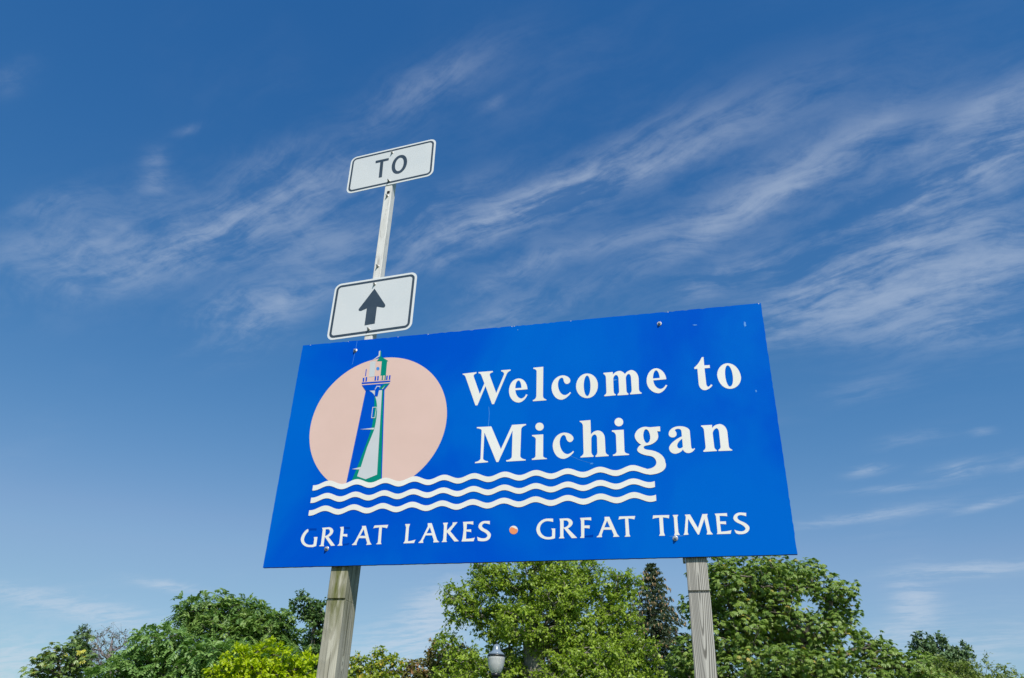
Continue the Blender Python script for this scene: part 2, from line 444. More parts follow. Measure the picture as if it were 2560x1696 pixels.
# outlines in millimetres from the panel's lower left corner ('~' = arc control point)
GLYPHS = {
 'W': ['941.2,954.9 1014.2,957.8 1014.6,950.6 999.5,948.0~ 1000.1,936.7 1038.4,833.2 1059.3,890.2 1040.9,939.2 1037.0,948.7~ 1025.8,950.1 1025.4,956.9 1100.8,956.8 1101.1,949.6 1082.8,947.6~ 1085.1,935.5 1123.6,831.7 1159.7,930.3 1164.7,945.8~ 1144.7,950.6 1145.1,957.1 1193.6,957.1 1193.8,950.0 1182.1,949.8~ 1174.9,934.9 1114.5,772.0 1104.2,772.8 1066.2,874.3 1028.9,771.5 1018.6,772.3 957.0,936.8 951.3,948.5~ 941.5,950.1'],
 'e': ['1283.4,839.8 1221.4,839.7 1225.9,793.8~ 1253.8,791.7 1270.9,792.2~ 1275.8,812.4 1284.4,810.6 1270.3,768.8~ 1239.3,771.1 1191.0,774.7~ 1189.0,837.6 1186.8,907.4~ 1238.1,903.1 1280.5,899.6~', '1221.1,850.1 1219.9,893.4~ 1237.3,891.9 1250.8,889.7~ 1252.4,849.9'],
 'l': ['1311.5,956.8 1362.1,957.8 1362.2,796.5 1362.3,781.8~ 1379.2,777.1 1378.6,772.6 1312.3,772.6 1311.6,778.8 1327.4,781.0~ 1328.9,799.1 1328.4,935.9 1328.3,947.3~ 1311.6,950.4'],
 'c': ['1456.1,889.0 1464.2,888.3~ 1464.7,876.4 1466.8,853.5~ 1481.6,852.3 1498.2,853.0~ 1498.4,870.6 1496.7,898.3~ 1460.2,901.4 1404.4,902.2~ 1404.7,837.1 1407.7,773.4~ 1453.2,769.9 1479.8,768.8~ 1501.3,804.1 1496.0,808.0 1485.3,792.9~ 1470.6,793.4 1437.1,796.6~ 1436.6,855.1 1437.6,889.9~'],
 'o': ['1582.7,901.3 1635.1,896.8~ 1633.6,833.2 1631.9,764.9~ 1580.3,768.8 1525.8,773.0~ 1526.4,836.1 1529.1,905.9~', '1582.5,890.1 1598.4,887.3~ 1597.3,830.3 1596.3,778.5~ 1580.5,779.7 1563.4,782.5~ 1564.3,838.8 1565.9,891.5~'],
 'm': ['1662.5,898.0 1707.9,898.5 1708.2,883.8 1718.0,902.1~ 1740.4,901.6 1757.4,900.1~ 1766.6,881.8 1775.8,901.5~ 1799.3,901.5 1829.0,896.8~ 1830.8,854.5 1829.3,797.3 1829.8,780.2~ 1841.1,777.9 1840.9,772.3 1787.1,772.2 1786.1,778.5 1795.2,781.5~ 1795.1,797.2 1794.5,863.4 1793.2,881.0~ 1784.1,881.7 1773.6,881.2~ 1769.5,862.6 1770.1,796.3 1769.4,780.7~ 1778.8,778.0 1778.1,771.5 1726.5,771.8 1726.7,778.4 1734.6,782.0~ 1735.0,793.4 1734.5,862.6 1733.1,880.8~ 1722.6,881.7 1712.0,879.1~ 1708.8,861.9 1708.6,795.5 1708.7,781.2~ 1718.4,778.1 1718.3,773.3 1663.7,771.9 1663.1,778.2 1674.3,781.0~ 1674.0,795.4 1673.6,870.7 1672.8,888.3~ 1662.3,891.6'],
 'e2': ['1961.0,838.5 1899.3,837.3 1901.8,792.1~ 1930.8,789.8 1947.2,789.3~ 1956.1,809.0 1963.5,806.4 1945.7,766.0~ 1918.1,768.2 1864.8,777.5~ 1868.0,837.0 1871.7,904.8~ 1918.4,900.7 1960.2,892.7~', '1898.6,847.4 1901.1,891.2~ 1916.5,889.8 1930.4,886.6~ 1930.6,847.6'],
 't': ['2133.6,939.7 2142.8,941.0 2142.2,896.3 2167.2,895.8 2167.2,880.7 2142.1,880.7 2143.0,799.7 2142.6,784.9~ 2150.9,783.2 2157.4,783.7~ 2164.0,794.8 2171.0,790.0 2153.9,765.5~ 2133.6,767.1 2108.6,769.1~ 2108.7,802.5 2109.2,880.8 2095.4,880.9 2095.5,889.6 2119.2,904.9~'],
 'o2': ['2250.4,897.9 2303.8,893.2~ 2302.7,818.2 2296.5,761.0~ 2247.0,765.0 2195.0,769.2~ 2196.7,842.0 2203.9,902.1~', '2249.2,886.8 2266.7,884.2~ 2266.6,829.7 2267.3,774.9~ 2248.2,776.4 2232.7,777.7~ 2232.6,832.6 2232.6,888.3~'],
 'M': ['1032.3,655.0 1105.8,653.8 1158.9,533.3 1210.3,654.8 1279.8,654.9 1279.9,648.3 1256.1,645.9~ 1256.5,627.4 1255.3,493.2 1255.2,478.0~ 1281.8,474.0 1281.9,469.0 1188.1,468.6 1187.1,475.5 1213.2,475.3~ 1213.9,493.0 1213.7,625.0 1148.8,468.7 1138.8,469.3 1072.5,623.6 1072.0,490.8 1073.2,478.0~ 1097.2,475.4 1097.4,470.3 1033.3,468.7 1032.9,475.1 1058.1,476.2~ 1059.4,491.5 1057.8,635.2 1057.8,646.4~ 1032.6,648.8'],
 'i': ['1310.9,595.7 1365.5,595.6 1365.8,486.9 1366.7,476.8~ 1383.7,474.6 1383.7,470.4 1312.3,469.8 1311.7,476.1 1329.3,477.7~ 1329.2,489.0 1329.4,570.7 1329.7,586.7~ 1311.0,589.5', '1346.7,657.2 1367.1,655.8~ 1367.3,635.1 1367.5,614.4~ 1347.2,615.8 1326.8,617.1~ 1326.5,637.8 1326.2,658.6~'],
 'c2': ['1465.0,585.9 1473.5,585.3~ 1475.9,571.8 1479.5,549.1~ 1494.0,548.2 1511.4,549.2~ 1511.6,567.0 1506.5,595.6~ 1467.5,598.1 1412.3,599.1~ 1411.8,534.9 1414.0,469.7~ 1462.2,467.0 1491.0,466.1~ 1512.9,498.6 1509.3,503.8 1496.0,488.3~ 1481.6,489.1 1446.6,492.4~ 1445.0,550.7 1446.7,586.5~'],
 'h': ['1542.0,652.6 1593.8,653.7 1594.5,579.7 1604.7,599.2~ 1628.6,598.3 1658.9,595.2~ 1659.6,558.3 1660.8,490.1 1662.0,477.7~ 1674.6,473.7 1674.4,468.7 1613.7,467.7 1613.4,473.8 1622.5,477.7~ 1622.8,490.1 1622.7,560.6 1622.7,578.6~ 1611.9,579.3 1597.8,578.3~ 1595.9,560.0 1594.9,491.7 1595.7,479.3~ 1604.9,474.3 1604.1,469.1 1543.3,468.7 1544.0,473.9 1559.2,479.1~ 1558.3,493.8 1557.1,625.2 1557.3,644.0~ 1542.0,647.8'],
 'i2': ['1694.0,594.7 1748.8,594.4 1748.2,489.5 1748.7,476.1~ 1768.6,473.8 1768.3,468.7 1694.5,468.0 1694.8,474.7 1711.8,476.0~ 1711.8,489.4 1711.7,564.2 1712.4,584.8~ 1693.8,588.3', '1728.5,655.7 1749.0,654.2~ 1748.2,632.8 1747.3,611.6~ 1727.0,612.9 1706.6,614.3~ 1707.3,635.6 1708.0,657.1~'],
 'g': ['1889.7,426.3 1890.3,453.6~ 1861.7,458.6 1806.0,468.4~ 1806.7,490.6 1807.8,506.2~ 1826.1,515.2 1797.5,531.6~ 1798.4,561.0 1804.1,605.2~ 1852.7,602.0 1865.2,597.3~ 1875.8,598.2 1916.8,599.3 1916.4,575.0 1901.8,575.9 1907.3,563.1~ 1905.3,547.4 1901.3,516.2~ 1856.2,510.0 1837.4,510.0~ 1836.5,502.2 1835.3,491.1~ 1855.0,488.2 1932.1,478.8~ 1929.6,424.1', '1852.1,589.4 1868.8,587.2~ 1869.2,549.7 1868.2,520.5~ 1852.6,521.4 1838.1,523.4~ 1837.8,558.5 1839.4,590.3~'],
 'a': ['2012.0,544.4 2011.7,568.7 2011.7,582.7~ 1997.8,582.4 1982.9,583.4~ 1981.9,575.3 1989.4,570.2~ 1988.9,556.3 1987.3,540.6~ 1970.4,541.7 1952.3,542.8~ 1953.4,559.7 1956.0,598.1~ 2006.2,594.7 2050.7,591.8~ 2049.1,566.3 2049.2,492.8 2048.7,481.5~ 2055.5,481.1 2059.7,481.3 2061.5,484.8 2065.5,482.3 2054.9,460.8~ 2034.2,462.5 2015.4,463.6~ 2012.2,481.4 1998.5,461.4~ 1975.4,462.7 1949.2,465.1~ 1950.6,491.9 1954.1,521.5~', '2012.2,532.8 2012.5,493.9 2006.6,486.3~ 1997.2,486.8 1985.6,487.5~ 1987.8,503.4 1990.0,519.3~'],
 'n': ['2101.6,591.9 2150.0,591.6 2149.6,575.9 2159.6,593.8~ 2183.7,593.3 2212.7,591.3~ 2214.0,553.3 2213.6,487.5 2212.0,471.9~ 2226.5,467.7 2226.0,463.2 2166.7,464.5 2167.7,471.1 2177.3,473.9~ 2177.8,485.1 2177.9,555.6 2177.6,573.6~ 2168.2,574.2 2153.4,572.2~ 2149.3,550.6 2150.2,486.8 2150.3,472.1~ 2160.4,469.3 2158.9,464.9 2101.0,464.5 2101.1,470.5 2112.2,474.4~ 2112.5,489.0 2112.4,566.8 2111.9,584.2~ 2101.1,586.5'],
 'G1': ['204.5,179.0 210.2,175.7 210.4,166.5 190.5,149.7~ 194.4,127.1 199.6,103.0~ 229.8,101.8 240.9,101.4 248.1,104.2 248.1,127.5 244.6,138.8 263.4,139.2 263.9,95.7 247.1,90.8 229.3,91.3 184.4,92.6~ 177.2,129.7 174.8,162.5~'],
 'R1': ['280.8,182.6 318.2,184.0 339.7,180.6~ 342.1,165.2 343.7,146.8~ 321.0,137.4 361.4,94.9 340.8,94.1 304.0,136.3 301.4,136.4 301.7,99.7 306.0,93.5 280.7,93.9 279.2,95.9 286.3,100.1 287.2,108.1 285.6,173.2', '300.8,175.2 315.3,174.7 323.9,173.0~ 325.0,161.7 326.1,147.4~ 302.8,141.7'],
 'E1': ['373.5,182.9 393.0,184.3 395.5,167.5 396.1,148.2 416.8,148.2 418.7,134.8 408.5,137.7~ 394.2,138.2 395.8,105.0 399.6,93.9 374.7,93.6 374.2,96.6 381.6,98.4~ 382.0,107.4 380.2,170.1 377.8,180.3~'],
 'A1': ['487.2,184.7 507.3,184.4 536.0,110.8 540.5,100.7~ 548.7,94.5 522.3,92.9 520.8,96.3 525.6,100.1~ 524.2,103.2 513.8,125.4 479.3,126.5 471.4,104.7 471.8,94.4 449.2,94.4 447.7,97.4 456.7,102.2~ 460.9,111.0 488.3,172.5 490.7,179.5~', '498.6,168.1 510.3,136.5 484.3,137.3'],
 'T1': ['551.6,184.5 621.1,185.5 616.6,168.6 608.6,173.5~ 590.4,174.1 593.4,103.1 597.5,94.7 572.1,94.8 571.7,97.8 577.9,99.6~ 578.2,105.5 576.5,174.0 555.0,174.3~ 546.8,170.9'],
 'ghostG': ['212.4,181.2 231.7,183.3~ 252.2,180.5 252.7,170.6 233.1,175.0~ 212.1,171.1'],
 'ghostE': ['395.5,182.2 426.2,181.7 425.2,170.6 418.3,175.9~ 396.1,175.2'],
 'ghostE2': ['399.4,102.4 420.2,101.2~ 434.9,107.4 430.0,96.0 400.5,94.8'],
 'L': ['705.9,185.8 730.8,185.7 726.5,169.1 728.0,104.4 751.5,105.0~ 764.7,111.6 759.0,95.2 707.1,95.0 706.8,98.3 713.0,102.4~ 712.9,111.2 712.4,169.6'],
 'A2': ['818.2,185.9 838.0,185.7 870.3,106.4 881.7,95.6 853.4,94.9 852.6,98.2 854.7,104.4 844.8,128.5 812.5,129.0 801.8,106.0 804.1,94.6 780.3,94.8 781.4,97.8 790.1,103.8~ 793.4,111.2 820.0,171.0', '830.5,166.9 841.8,139.1 816.2,138.2'],
 'K': ['893.2,185.0 917.5,185.4 913.8,174.1 914.5,147.6 940.1,174.5 940.7,185.1 963.8,185.6 931.7,144.5 964.2,108.5 976.6,97.0 954.6,96.4 917.7,138.7 915.1,138.8 915.0,103.8 918.8,95.7 894.3,95.2 894.6,98.2 898.2,101.8 900.0,113.0 899.1,170.8'],
 'E2': ['990.5,185.9 1040.0,186.6 1040.8,171.0 1030.2,175.9~ 1009.9,175.8 1009.6,149.4 1031.6,150.0 1032.9,136.7 1021.8,140.3~ 1008.9,140.7 1009.6,107.1 1041.8,106.1~ 1051.3,112.0 1046.3,94.9 989.6,95.3 989.4,98.3 994.3,102.6~ 995.3,149.9 993.9,172.6~'],
 'S1': ['1118.9,185.8 1119.6,169.5 1107.8,175.4~ 1094.9,175.9 1082.1,174.5~ 1082.6,163.2 1084.3,154.4~ 1101.4,147.6 1126.2,135.6~ 1126.9,120.7 1128.1,92.4~ 1093.7,93.4 1080.9,93.8 1066.7,96.7 1062.4,114.9 1075.2,107.1~ 1093.1,106.3 1111.0,106.4~ 1110.9,118.8 1109.9,128.7~ 1091.6,136.7 1066.7,147.5~ 1065.9,161.3 1065.9,187.7~ 1097.0,186.6'],
 'dotw': ['1232.2,159.6 1251.9,158.9~ 1252.4,139.3 1252.9,119.9~ 1233.3,120.5 1213.6,121.2~ 1213.0,140.7 1212.4,160.2~'],
 'doto': ['1216.0,149.5 1222.2,154.0 1228.6,152.0 1236.2,149.8 1240.1,146.2 1246.5,144.5 1251.6,141.3 1253.7,119.9~ 1233.3,121.0 1214.4,121.6~ 1213.3,140.6'],
 'G2': ['1414.7,185.6 1415.2,170.5 1401.9,175.2~ 1388.0,175.7 1354.1,175.0~ 1354.5,140.4 1357.2,104.9~ 1390.8,103.1 1402.3,102.8 1410.4,106.6 1411.0,131.6 1406.8,140.9 1424.6,140.8 1423.8,97.1 1409.3,91.9~ 1390.9,92.5 1338.8,95.2~ 1338.2,139.8 1341.0,189.5~ 1392.6,187.1'],
 'R2': ['1444.2,184.5 1478.4,184.9 1504.2,183.0~ 1504.1,162.8 1503.0,146.8~ 1481.7,139.5 1523.5,95.2 1499.6,94.8 1464.9,139.4 1462.1,139.5 1462.0,105.0 1466.6,95.4 1441.9,95.5 1442.6,98.4 1447.2,104.3 1447.2,169.4', '1462.7,175.7 1473.8,175.3 1486.5,173.7~ 1486.4,161.1 1485.1,145.6~ 1463.1,143.1'],
 'E3': ['1537.8,184.5 1587.4,185.0 1587.8,171.2 1576.9,174.3~ 1556.4,174.6 1556.0,149.5 1580.5,149.1 1579.6,135.1 1571.7,137.6~ 1556.3,138.1 1555.3,104.3 1555.1,94.2 1537.1,94.8 1537.1,98.1 1541.7,102.5 1541.5,170.6'],
 'ghostE3': ['1557.0,98.0 1557.1,104.7 1575.6,102.5~ 1596.0,108.6 1593.5,96.4'],
 'A3': ['1647.5,185.0 1668.9,184.7 1701.0,106.4 1710.6,94.9 1683.9,94.7 1682.9,97.6 1686.4,102.4 1677.2,126.8 1641.4,127.8 1633.0,106.3 1633.8,95.1 1610.3,95.4 1611.0,98.1 1619.5,104.5 1647.6,171.3', '1658.3,167.5 1670.4,137.7 1645.1,138.1'],
 'T2': ['1712.8,184.4 1783.1,183.8 1777.9,168.4 1770.4,173.6~ 1752.1,173.8 1754.0,104.7 1758.0,93.9 1733.3,93.8 1734.3,96.9 1738.4,100.7 1738.1,173.7 1721.4,174.3~ 1708.9,170.2'],
 'T3': ['1861.1,183.6 1931.1,182.7 1928.0,167.6 1919.6,172.4~ 1902.6,173.0 1902.4,108.5 1906.8,92.9 1881.9,93.3 1882.6,96.3 1886.4,102.4 1886.8,172.5 1869.3,173.1~ 1858.0,168.3'],
 'I': ['1945.3,182.2 1969.2,182.4 1964.0,170.7 1964.3,106.4 1969.9,94.2 1945.6,93.5 1949.1,103.6 1949.8,169.0'],
 'M2': ['1997.3,181.8 2019.5,182.0 2048.2,121.2 2071.5,181.2 2093.9,181.4 2091.0,172.6 2098.8,106.4 2108.0,92.0 2081.7,92.4 2085.8,102.5 2078.1,159.8 2050.0,92.7 2044.8,94.0 2009.9,163.4 2003.2,105.2 2006.6,94.1 1985.2,93.7 1990.2,103.4 2000.8,171.6'],
 'E4': ['2123.7,181.4 2174.6,181.7 2174.7,167.7 2166.2,170.9~ 2142.9,171.1 2142.2,146.5 2166.9,146.2 2166.6,132.9 2158.4,135.4~ 2142.1,135.9 2142.6,102.8 2171.9,102.9~ 2186.0,107.8 2180.9,92.4 2124.4,92.5 2127.8,101.1 2127.9,169.0'],
 'S2': ['2254.3,179.7 2252.6,164.8 2241.8,170.9~ 2229.3,171.4 2216.7,171.2~ 2215.7,161.4 2214.6,151.5~ 2230.5,144.4 2263.4,131.2~ 2260.8,114.0 2257.5,88.3~ 2224.5,89.3 2212.2,89.7 2202.7,94.3 2197.7,109.6 2209.3,101.7~ 2225.8,101.1 2242.3,100.6~ 2244.3,112.4 2244.9,123.2~ 2221.2,134.9 2197.1,144.5~ 2199.1,159.8 2203.3,183.4~ 2230.5,182.4'],
 'tower': ['414.5,899.7 520.3,896.7 562.5,410.4 471.1,400.5 409.8,410.7 375.0,396.9'],
 'tower_green': ['467.1,867.4 482.3,776.9~ 474.4,694.0 467.3,627.9~ 403.4,413.4 434.7,411.9 471.9,394.7 516.7,393.5 557.6,410.7 513.3,902.7 505.5,902.2 509.9,785.4 482.4,840.5'],
 'tower_white': ['427.3,903.0 506.6,902.1 534.2,436.8 476.6,416.1 429.2,433.9 437.1,469.1 442.9,482.0 462.8,582.7 489.6,675.0 511.3,817.0~ 465.2,874.0 449.6,894.2~'],
 'ridge1': ['411.7,683.7 488.0,687.9 489.3,677.6'],
 'ridge2': ['395.2,472.2 445.5,481.8 440.3,467.9'],
 'gallery_bar': ['386.5,951.2 547.5,948.9 546.8,940.7 386.2,941.3'],
 'gallery': ['388.7,934.5 546.0,933.7 520.3,896.7 414.5,899.7'],
 'gallery_green': ['511.4,928.9 546.0,933.7 521.2,911.8 514.5,901.5 488.0,903.6'],
 'gallery_white': ['505.5,902.2 521.1,922.1 509.9,900.8'],
 'door_white': ['465.8,903.8 473.5,923.3 495.9,921.5 492.1,908.7 467.2,900.9'],
 'door': ['468.3,900.8 477.2,918.6 492.3,916.3 486.6,862.7 470.7,863.9'],
 'window': ['465.0,803.5 489.1,802.8 487.8,740.8 465.4,741.9', '468.6,799.5 485.9,799.3 484.2,744.7 469.1,745.3'],
 'spire_white': ['461.6,1130.0 469.8,1133.8 471.7,1099.4 442.3,1083.3 422.9,1074.3 462.5,1103.6'],
 'lantern_green': ['469.8,1133.8 475.6,1125.8 478.4,1097.0 521.6,1066.5 515.7,1062.6 519.1,953.4 488.6,956.0 485.1,1067.6 455.8,1070.2 473.0,1097.5'],
 'pane_white': ['419.5,1071.2 450.3,1071.3 453.9,979.8 422.9,980.2'],
 'port': ['466.9,1035.5 476.1,1034.7~ 477.3,1024.5 478.5,1014.3~ 469.4,1015.1 460.2,1015.9~ 459.0,1026.1 457.7,1036.3~'],
 'rail': ['388.4,977.6 398.0,977.9 398.9,954.6 390.3,954.8', '404.6,980.7 413.1,981.0 414.3,955.0 405.8,955.1', '455.9,980.8 464.4,981.1 465.4,955.1 456.9,955.3', '470.8,981.2 478.8,981.0 479.7,955.6 471.7,955.7', '521.4,979.6 529.3,979.5 530.1,954.2 521.6,954.3', '536.7,980.0 545.1,979.8 545.4,954.0 537.5,954.1', '399.6,1027.9 404.4,1028.6 404.8,987.3 400.0,987.1'],
 'rail_pink': ['486.7,981.5 496.2,981.8 497.2,955.3 487.6,955.5', '502.6,981.2 512.2,981.5 513.1,955.0 504.1,955.2'],
}
PLATE_TO = {'T': ['-117.8,75.9 -22.2,75.1 -22.0,55.1 -59.7,54.3 -55.4,-75.9 -78.8,-75.9 -81.6,54.7 -116.2,55.1'], 'O': ['72.3,76.6 109.3,64.7~ 114.1,0.3 117.7,-94.5~ 48.3,-78.9 13.1,-68.7~ 6.3,-11.3 -0.5,82.9~', '67.4,53.9 86.9,45.2~ 90.5,3.3 92.1,-64.4~ 53.0,-55.7 34.3,-49.1~ 30.3,-10.9 27.7,63.1~'], 'bolts': ['-2.2,112.8 -1.1,-121.7']}
PLATE_ARROW = {'arrow': ['0.8,117.6 84.1,-4.0 91.2,-26.5~ 73.4,-23.1 32.4,-10.3 33.1,-122.2 -31.3,-124.8 -31.9,-12.0 -67.2,-23.5 -89.4,-24.1~ -83.7,-7.1'], 'bolts': ['-2.5,147.7 -1.4,-153.1']}


# ------------------------------------------------------------------ flat film shapes
def outline(s, steps=7):
    """Point string -> polygon; '~' marks the control point of a conic arc."""
    pts = []
    for tok in s.split():
        off = tok.endswith('~')
        x, y = tok.rstrip('~').split(',')
        pts.append((float(x), float(y), off))
    full = []
    for i, p in enumerate(pts):
        full.append(p)
        q = pts[(i + 1) % len(pts)]
        if p[2] and q[2]:
            full.append(((p[0] + q[0]) / 2, (p[1] + q[1]) / 2, False))
    k = next(i for i, p in enumerate(full) if not p[2])
    full = full[k:] + full[:k]
    res, i, W = [], 0, 0.74
    while i < len(full):
        p = full[i]
        res.append((p[0], p[1]))
        c = full[(i + 1) % len(full)]
        if i + 1 < len(full) and c[2]:
            q = full[(i + 2) % len(full)]
            for j in range(1, steps):
                t = j / steps
                a, b, d = (1 - t) ** 2, 2 * W * t * (1 - t), t * t
                s_ = a + b + d
                res.append(((a * p[0] + b * c[0] + d * q[0]) / s_, (a * p[1] + b * c[1] + d * q[1]) / s_))
            i += 2
        else:
            i += 1
    return res


def film_mesh(name, polys, y, thick=0.0005):
    """Polygons (metres, in the sign's own plane) -> thin sheet facing -Y at depth y."""
    cu_ = bpy.data.curves.new(name, 'CURVE')
    cu_.dimensions = '2D'
    cu_.fill_mode = 'BOTH'
    cu_.extrude = thick / 2
    for poly in polys:
        sp = cu_.splines.new('POLY')
        sp.points.add(len(poly) - 1)
        for pt, (x, z) in zip(sp.points, poly):
            pt.co = (x, z, 0.0, 1.0)
        sp.use_cyclic_u = True
    tmp = bpy.data.objects.new('tmp', cu_)
    COL.objects.link(tmp)
    dg = bpy.context.evaluated_depsgraph_get()
    me = bpy.data.meshes.new_from_object(tmp.evaluated_get(dg))
    me.materials.clear()
    bpy.data.objects.remove(tmp)
    bpy.data.curves.remove(cu_)
    me.name = name
    n_ = len(me.vertices)
    c = np.empty(n_ * 3)
    me.vertices.foreach_get('co', c)
    c = c.reshape(-1, 3)
    c = np.stack([c[:, 0], y - c[:, 2], c[:, 1]], 1)
    me.vertices.foreach_set('co', c.ravel())
    me.update()
    return me


def rounded(wd, ht, r, seg=8):
    pts = []
    for (cx, cz, a0) in ((wd / 2 - r, ht / 2 - r, 0), (-wd / 2 + r, ht / 2 - r, 90), (-wd / 2 + r, -ht / 2 + r, 180), (wd / 2 - r, -ht / 2 + r, 270)):
        for i in range(seg + 1):
            a = math.radians(a0 + 90 * i / seg)
            pts.append((cx + r * math.cos(a), cz + r * math.sin(a)))
    return pts


def bolt_mesh(name, r=0.0115):
    bm = bmesh.new()
    lathe(bm, [(r, 0.0), (r, 0.0016), (r * 0.86, 0.0024)], 20)
    lathe(bm, [(r * 0.70, 0.0025), (r * 0.70, 0.0078), (r * 0.56, 0.0100)], 6)
    lathe(bm, [(r * 0.34, 0.0101), (r * 0.34, 0.0150), (r * 0.22, 0.0165)], 10)
    bm.transform(Matrix.Rotation(math.radians(90), 4, 'X'))      # +Z -> -Y, towards the road
    me = bpy.data.meshes.new(name)
    bm.to_mesh(me)
    bm.free()
    me.materials.append(M_STEEL)
    return me


# ------------------------------------------------------------------ ground
bm = bmesh.new()
bmesh.ops.create_grid(bm, x_segments=80, y_segments=80, size=1500.0)
rg = random.Random(4)
for v in bm.verts:
    d = math.hypot(v.co.x, v.co.y)
    if d > 90:
        v.co.z = -0.4 + rg.uniform(-0.5, 0.3)
mt, n, o = material('mown_grass')
co = objco(n)
a_ = n.noise(co, 0.25, 4.0, 0.6)
b_ = n.noise(co, 14.0, 4.0, 0.7)
c = n.mix(n.smooth(a_, 0.35, 0.65), (0.050, 0.085, 0.020), (0.085, 0.105, 0.030))
c = n.mix(n.smooth(b_, 0.4, 0.7, 0.0, 0.7), c, (0.035, 0.060, 0.014))
principled(n, o, c, 0.9, 0.0, 0.2, bump(n, b_, 0.6, 0.05))
tag(from_bm('ground', bm, [mt]), kind='structure')

# ------------------------------------------------------------------ welcome sign
SW, SH = 2.4384, 1.2104
BASE_Z = 2.39176                       # lower edge of the panel above the ground
BL = np.array([-1.15843, 3.81053])
E_ = np.array([0.96898, -0.24714])
root_xy = BL + E_ * SW / 2
sign = tag(empty('welcome_sign', (root_xy[0], root_xy[1], 0.0), math.atan2(E_[1], E_[0])),
           'large blue welcome sign with lighthouse emblem and white lettering on two wooden posts', 'sign')


def sg(poly):        # millimetres from the panel's lower left corner -> sign space
    return [(x / 1000.0 - SW / 2, z / 1000.0 + BASE_Z) for x, z in poly]


rs = random.Random(11)
TH = 0.0157
edge = []
N = 150
for i in range(N):
    edge.append((-SW / 2 + SW * i / N, BASE_Z + rs.uniform(-.0006, .0006)))
for i in range(70):
    edge.append((SW / 2 + rs.uniform(-.0016, .0006), BASE_Z + SH * i / 70))
for i in range(N):
    edge.append((SW / 2 - SW * i / N, BASE_Z + SH + rs.choice((0, 0, 1)) * rs.uniform(-.0042, .0008)))
for i in range(70):
    edge.append((-SW / 2 + rs.uniform(-.0004, .0010), BASE_Z + SH - SH * i / 70))
bm = bmesh.new()
fr = [bm.verts.new((x, 0.0, z)) for x, z in edge]
bk = [bm.verts.new((x, TH, z)) for x, z in edge]
f = bm.faces.new(fr)
f.material_index = 0
f = bm.faces.new(list(reversed(bk)))
f.material_index = 1
for i in range(len(edge)):
    j = (i + 1) % len(edge)
    f = bm.faces.new((fr[j], fr[i], bk[i], bk[j]))
    f.material_index = 1
bmesh.ops.recalc_face_normals(bm, faces=bm.faces)
panel = from_bm('panel', bm, [M_BLUE, M_EDGE], sign)


def shape(name, polys, mt, layer, parent=panel, label=None):
    me = film_mesh(name, polys, -(0.0004 + 0.00035 * layer), 0.0002)
    ob = link(name, me, [mt], parent)
    if label:
        ob['label'] = label
    return ob


def glyph(key, name, mt, layer=0, label=None):
    return shape(name, [sg(outline(s)) for s in GLYPHS[key]], mt, layer, label=label)


# sun disc behind the waves
disc = [(500.99 + 371.9 * math.cos(2 * math.pi * i / 96), 716.03 + 371.9 * math.sin(2 * math.pi * i / 96)) for i in range(96)]


def wave_z(s, mid):
    return mid + 10.4 * math.sin((s - 281.0) / 150.0 * 2 * math.pi + math.pi / 2)


cut = [(500.99 + 371.9 * math.cos(math.radians(a)), 716.03 + 371.9 * math.sin(math.radians(a))) for a in np.linspace(-53.2, 233.2, 90)]
cut += [(s, wave_z(s, 400.0)) for s in np.linspace(cut[-1][0], cut[0][0], 50)[1:-1]]
shape('sun_disc', [sg(cut)], M_PEACH, 0, label='pale peach sun disc behind the lighthouse')
glyph('tower', 'tower', M_NAVY, 1, 'blue lighthouse tower in the emblem')
glyph('tower_green', 'tower_shade', M_GREEN, 2)
glyph('tower_white', 'tower_face', M_GREY, 3)
glyph('ridge1', 'tower_ledge', M_GREY, 4)
glyph('ridge2', 'tower_ledge', M_GREY, 4)
glyph('gallery_bar', 'gallery_rail', M_NAVY, 2)
glyph('gallery', 'gallery', M_NAVY, 4)
glyph('gallery_green', 'gallery_bracket', M_GREEN, 5)
glyph('gallery_white', 'gallery_bracket', M_GREY, 6)
glyph('door_white', 'door_frame', M_GREY, 6)
glyph('door', 'tower_door', M_NAVY, 7)
glyph('window', 'window_outline', M_GREY, 5)
glyph('lantern_green', 'lantern_roof', M_GREEN, 1)
glyph('spire_white', 'lantern_spire', M_GREY, 2)
glyph('pane_white', 'lantern_pane', M_GREY, 2)
glyph('port', 'lantern_porthole', M_SCUFF, 2)
for s in GLYPHS['rail']:
    shape('railing_bar', [sg(outline(s))], M_NAVY, 2)
for s in GLYPHS['rail_pink']:
    shape('railing_bar', [sg(outline(s))], M_PEACH, 2)


# three wave stripes; the topmost runs into the g of the lettering
def wave(mid_top, s0, s1, n_=240):
    up_ = [(s, wave_z(s, mid_top)) for s in np.linspace(s0, s1, n_)]
    lo_ = [(s, wave_z(s, mid_top - 27.0)) for s in np.linspace(s1, s0, n_)]
    return up_ + lo_


shape('wave_stripe', [sg(wave(345.2, 198.0, 1877.0))], M_WHITE, 4)
shape('wave_stripe', [sg(wave(281.8, 198.0, 1879.0))], M_CREAM, 4)
g_out = outline(GLYPHS['g'][0])
top_in, top_out = g_out[0], g_out[-1]
arc_out = outline('%f,%f 1948,369.5~ 1858,369.5 1700,0' % top_out, 14)[:-1]
arc_in = outline('1846,397.0 %f,397.0~ %f,%f 1700,0' % (top_in[0], top_in[0], top_in[1]), 14)[:-1]
poly = g_out + arc_out[1:] + [(s, wave_z(s, 381.5)) for s in np.linspace(1850, 198, 240)] + [(s, wave_z(s, 408.5)) for s in np.linspace(198, 1840, 240)] + arc_in[:-1]
shape('letter', [sg(poly), sg(outline(GLYPHS['g'][1]))], M_WHITE, 4, label='white letter g whose tail runs on as the top wave stripe')

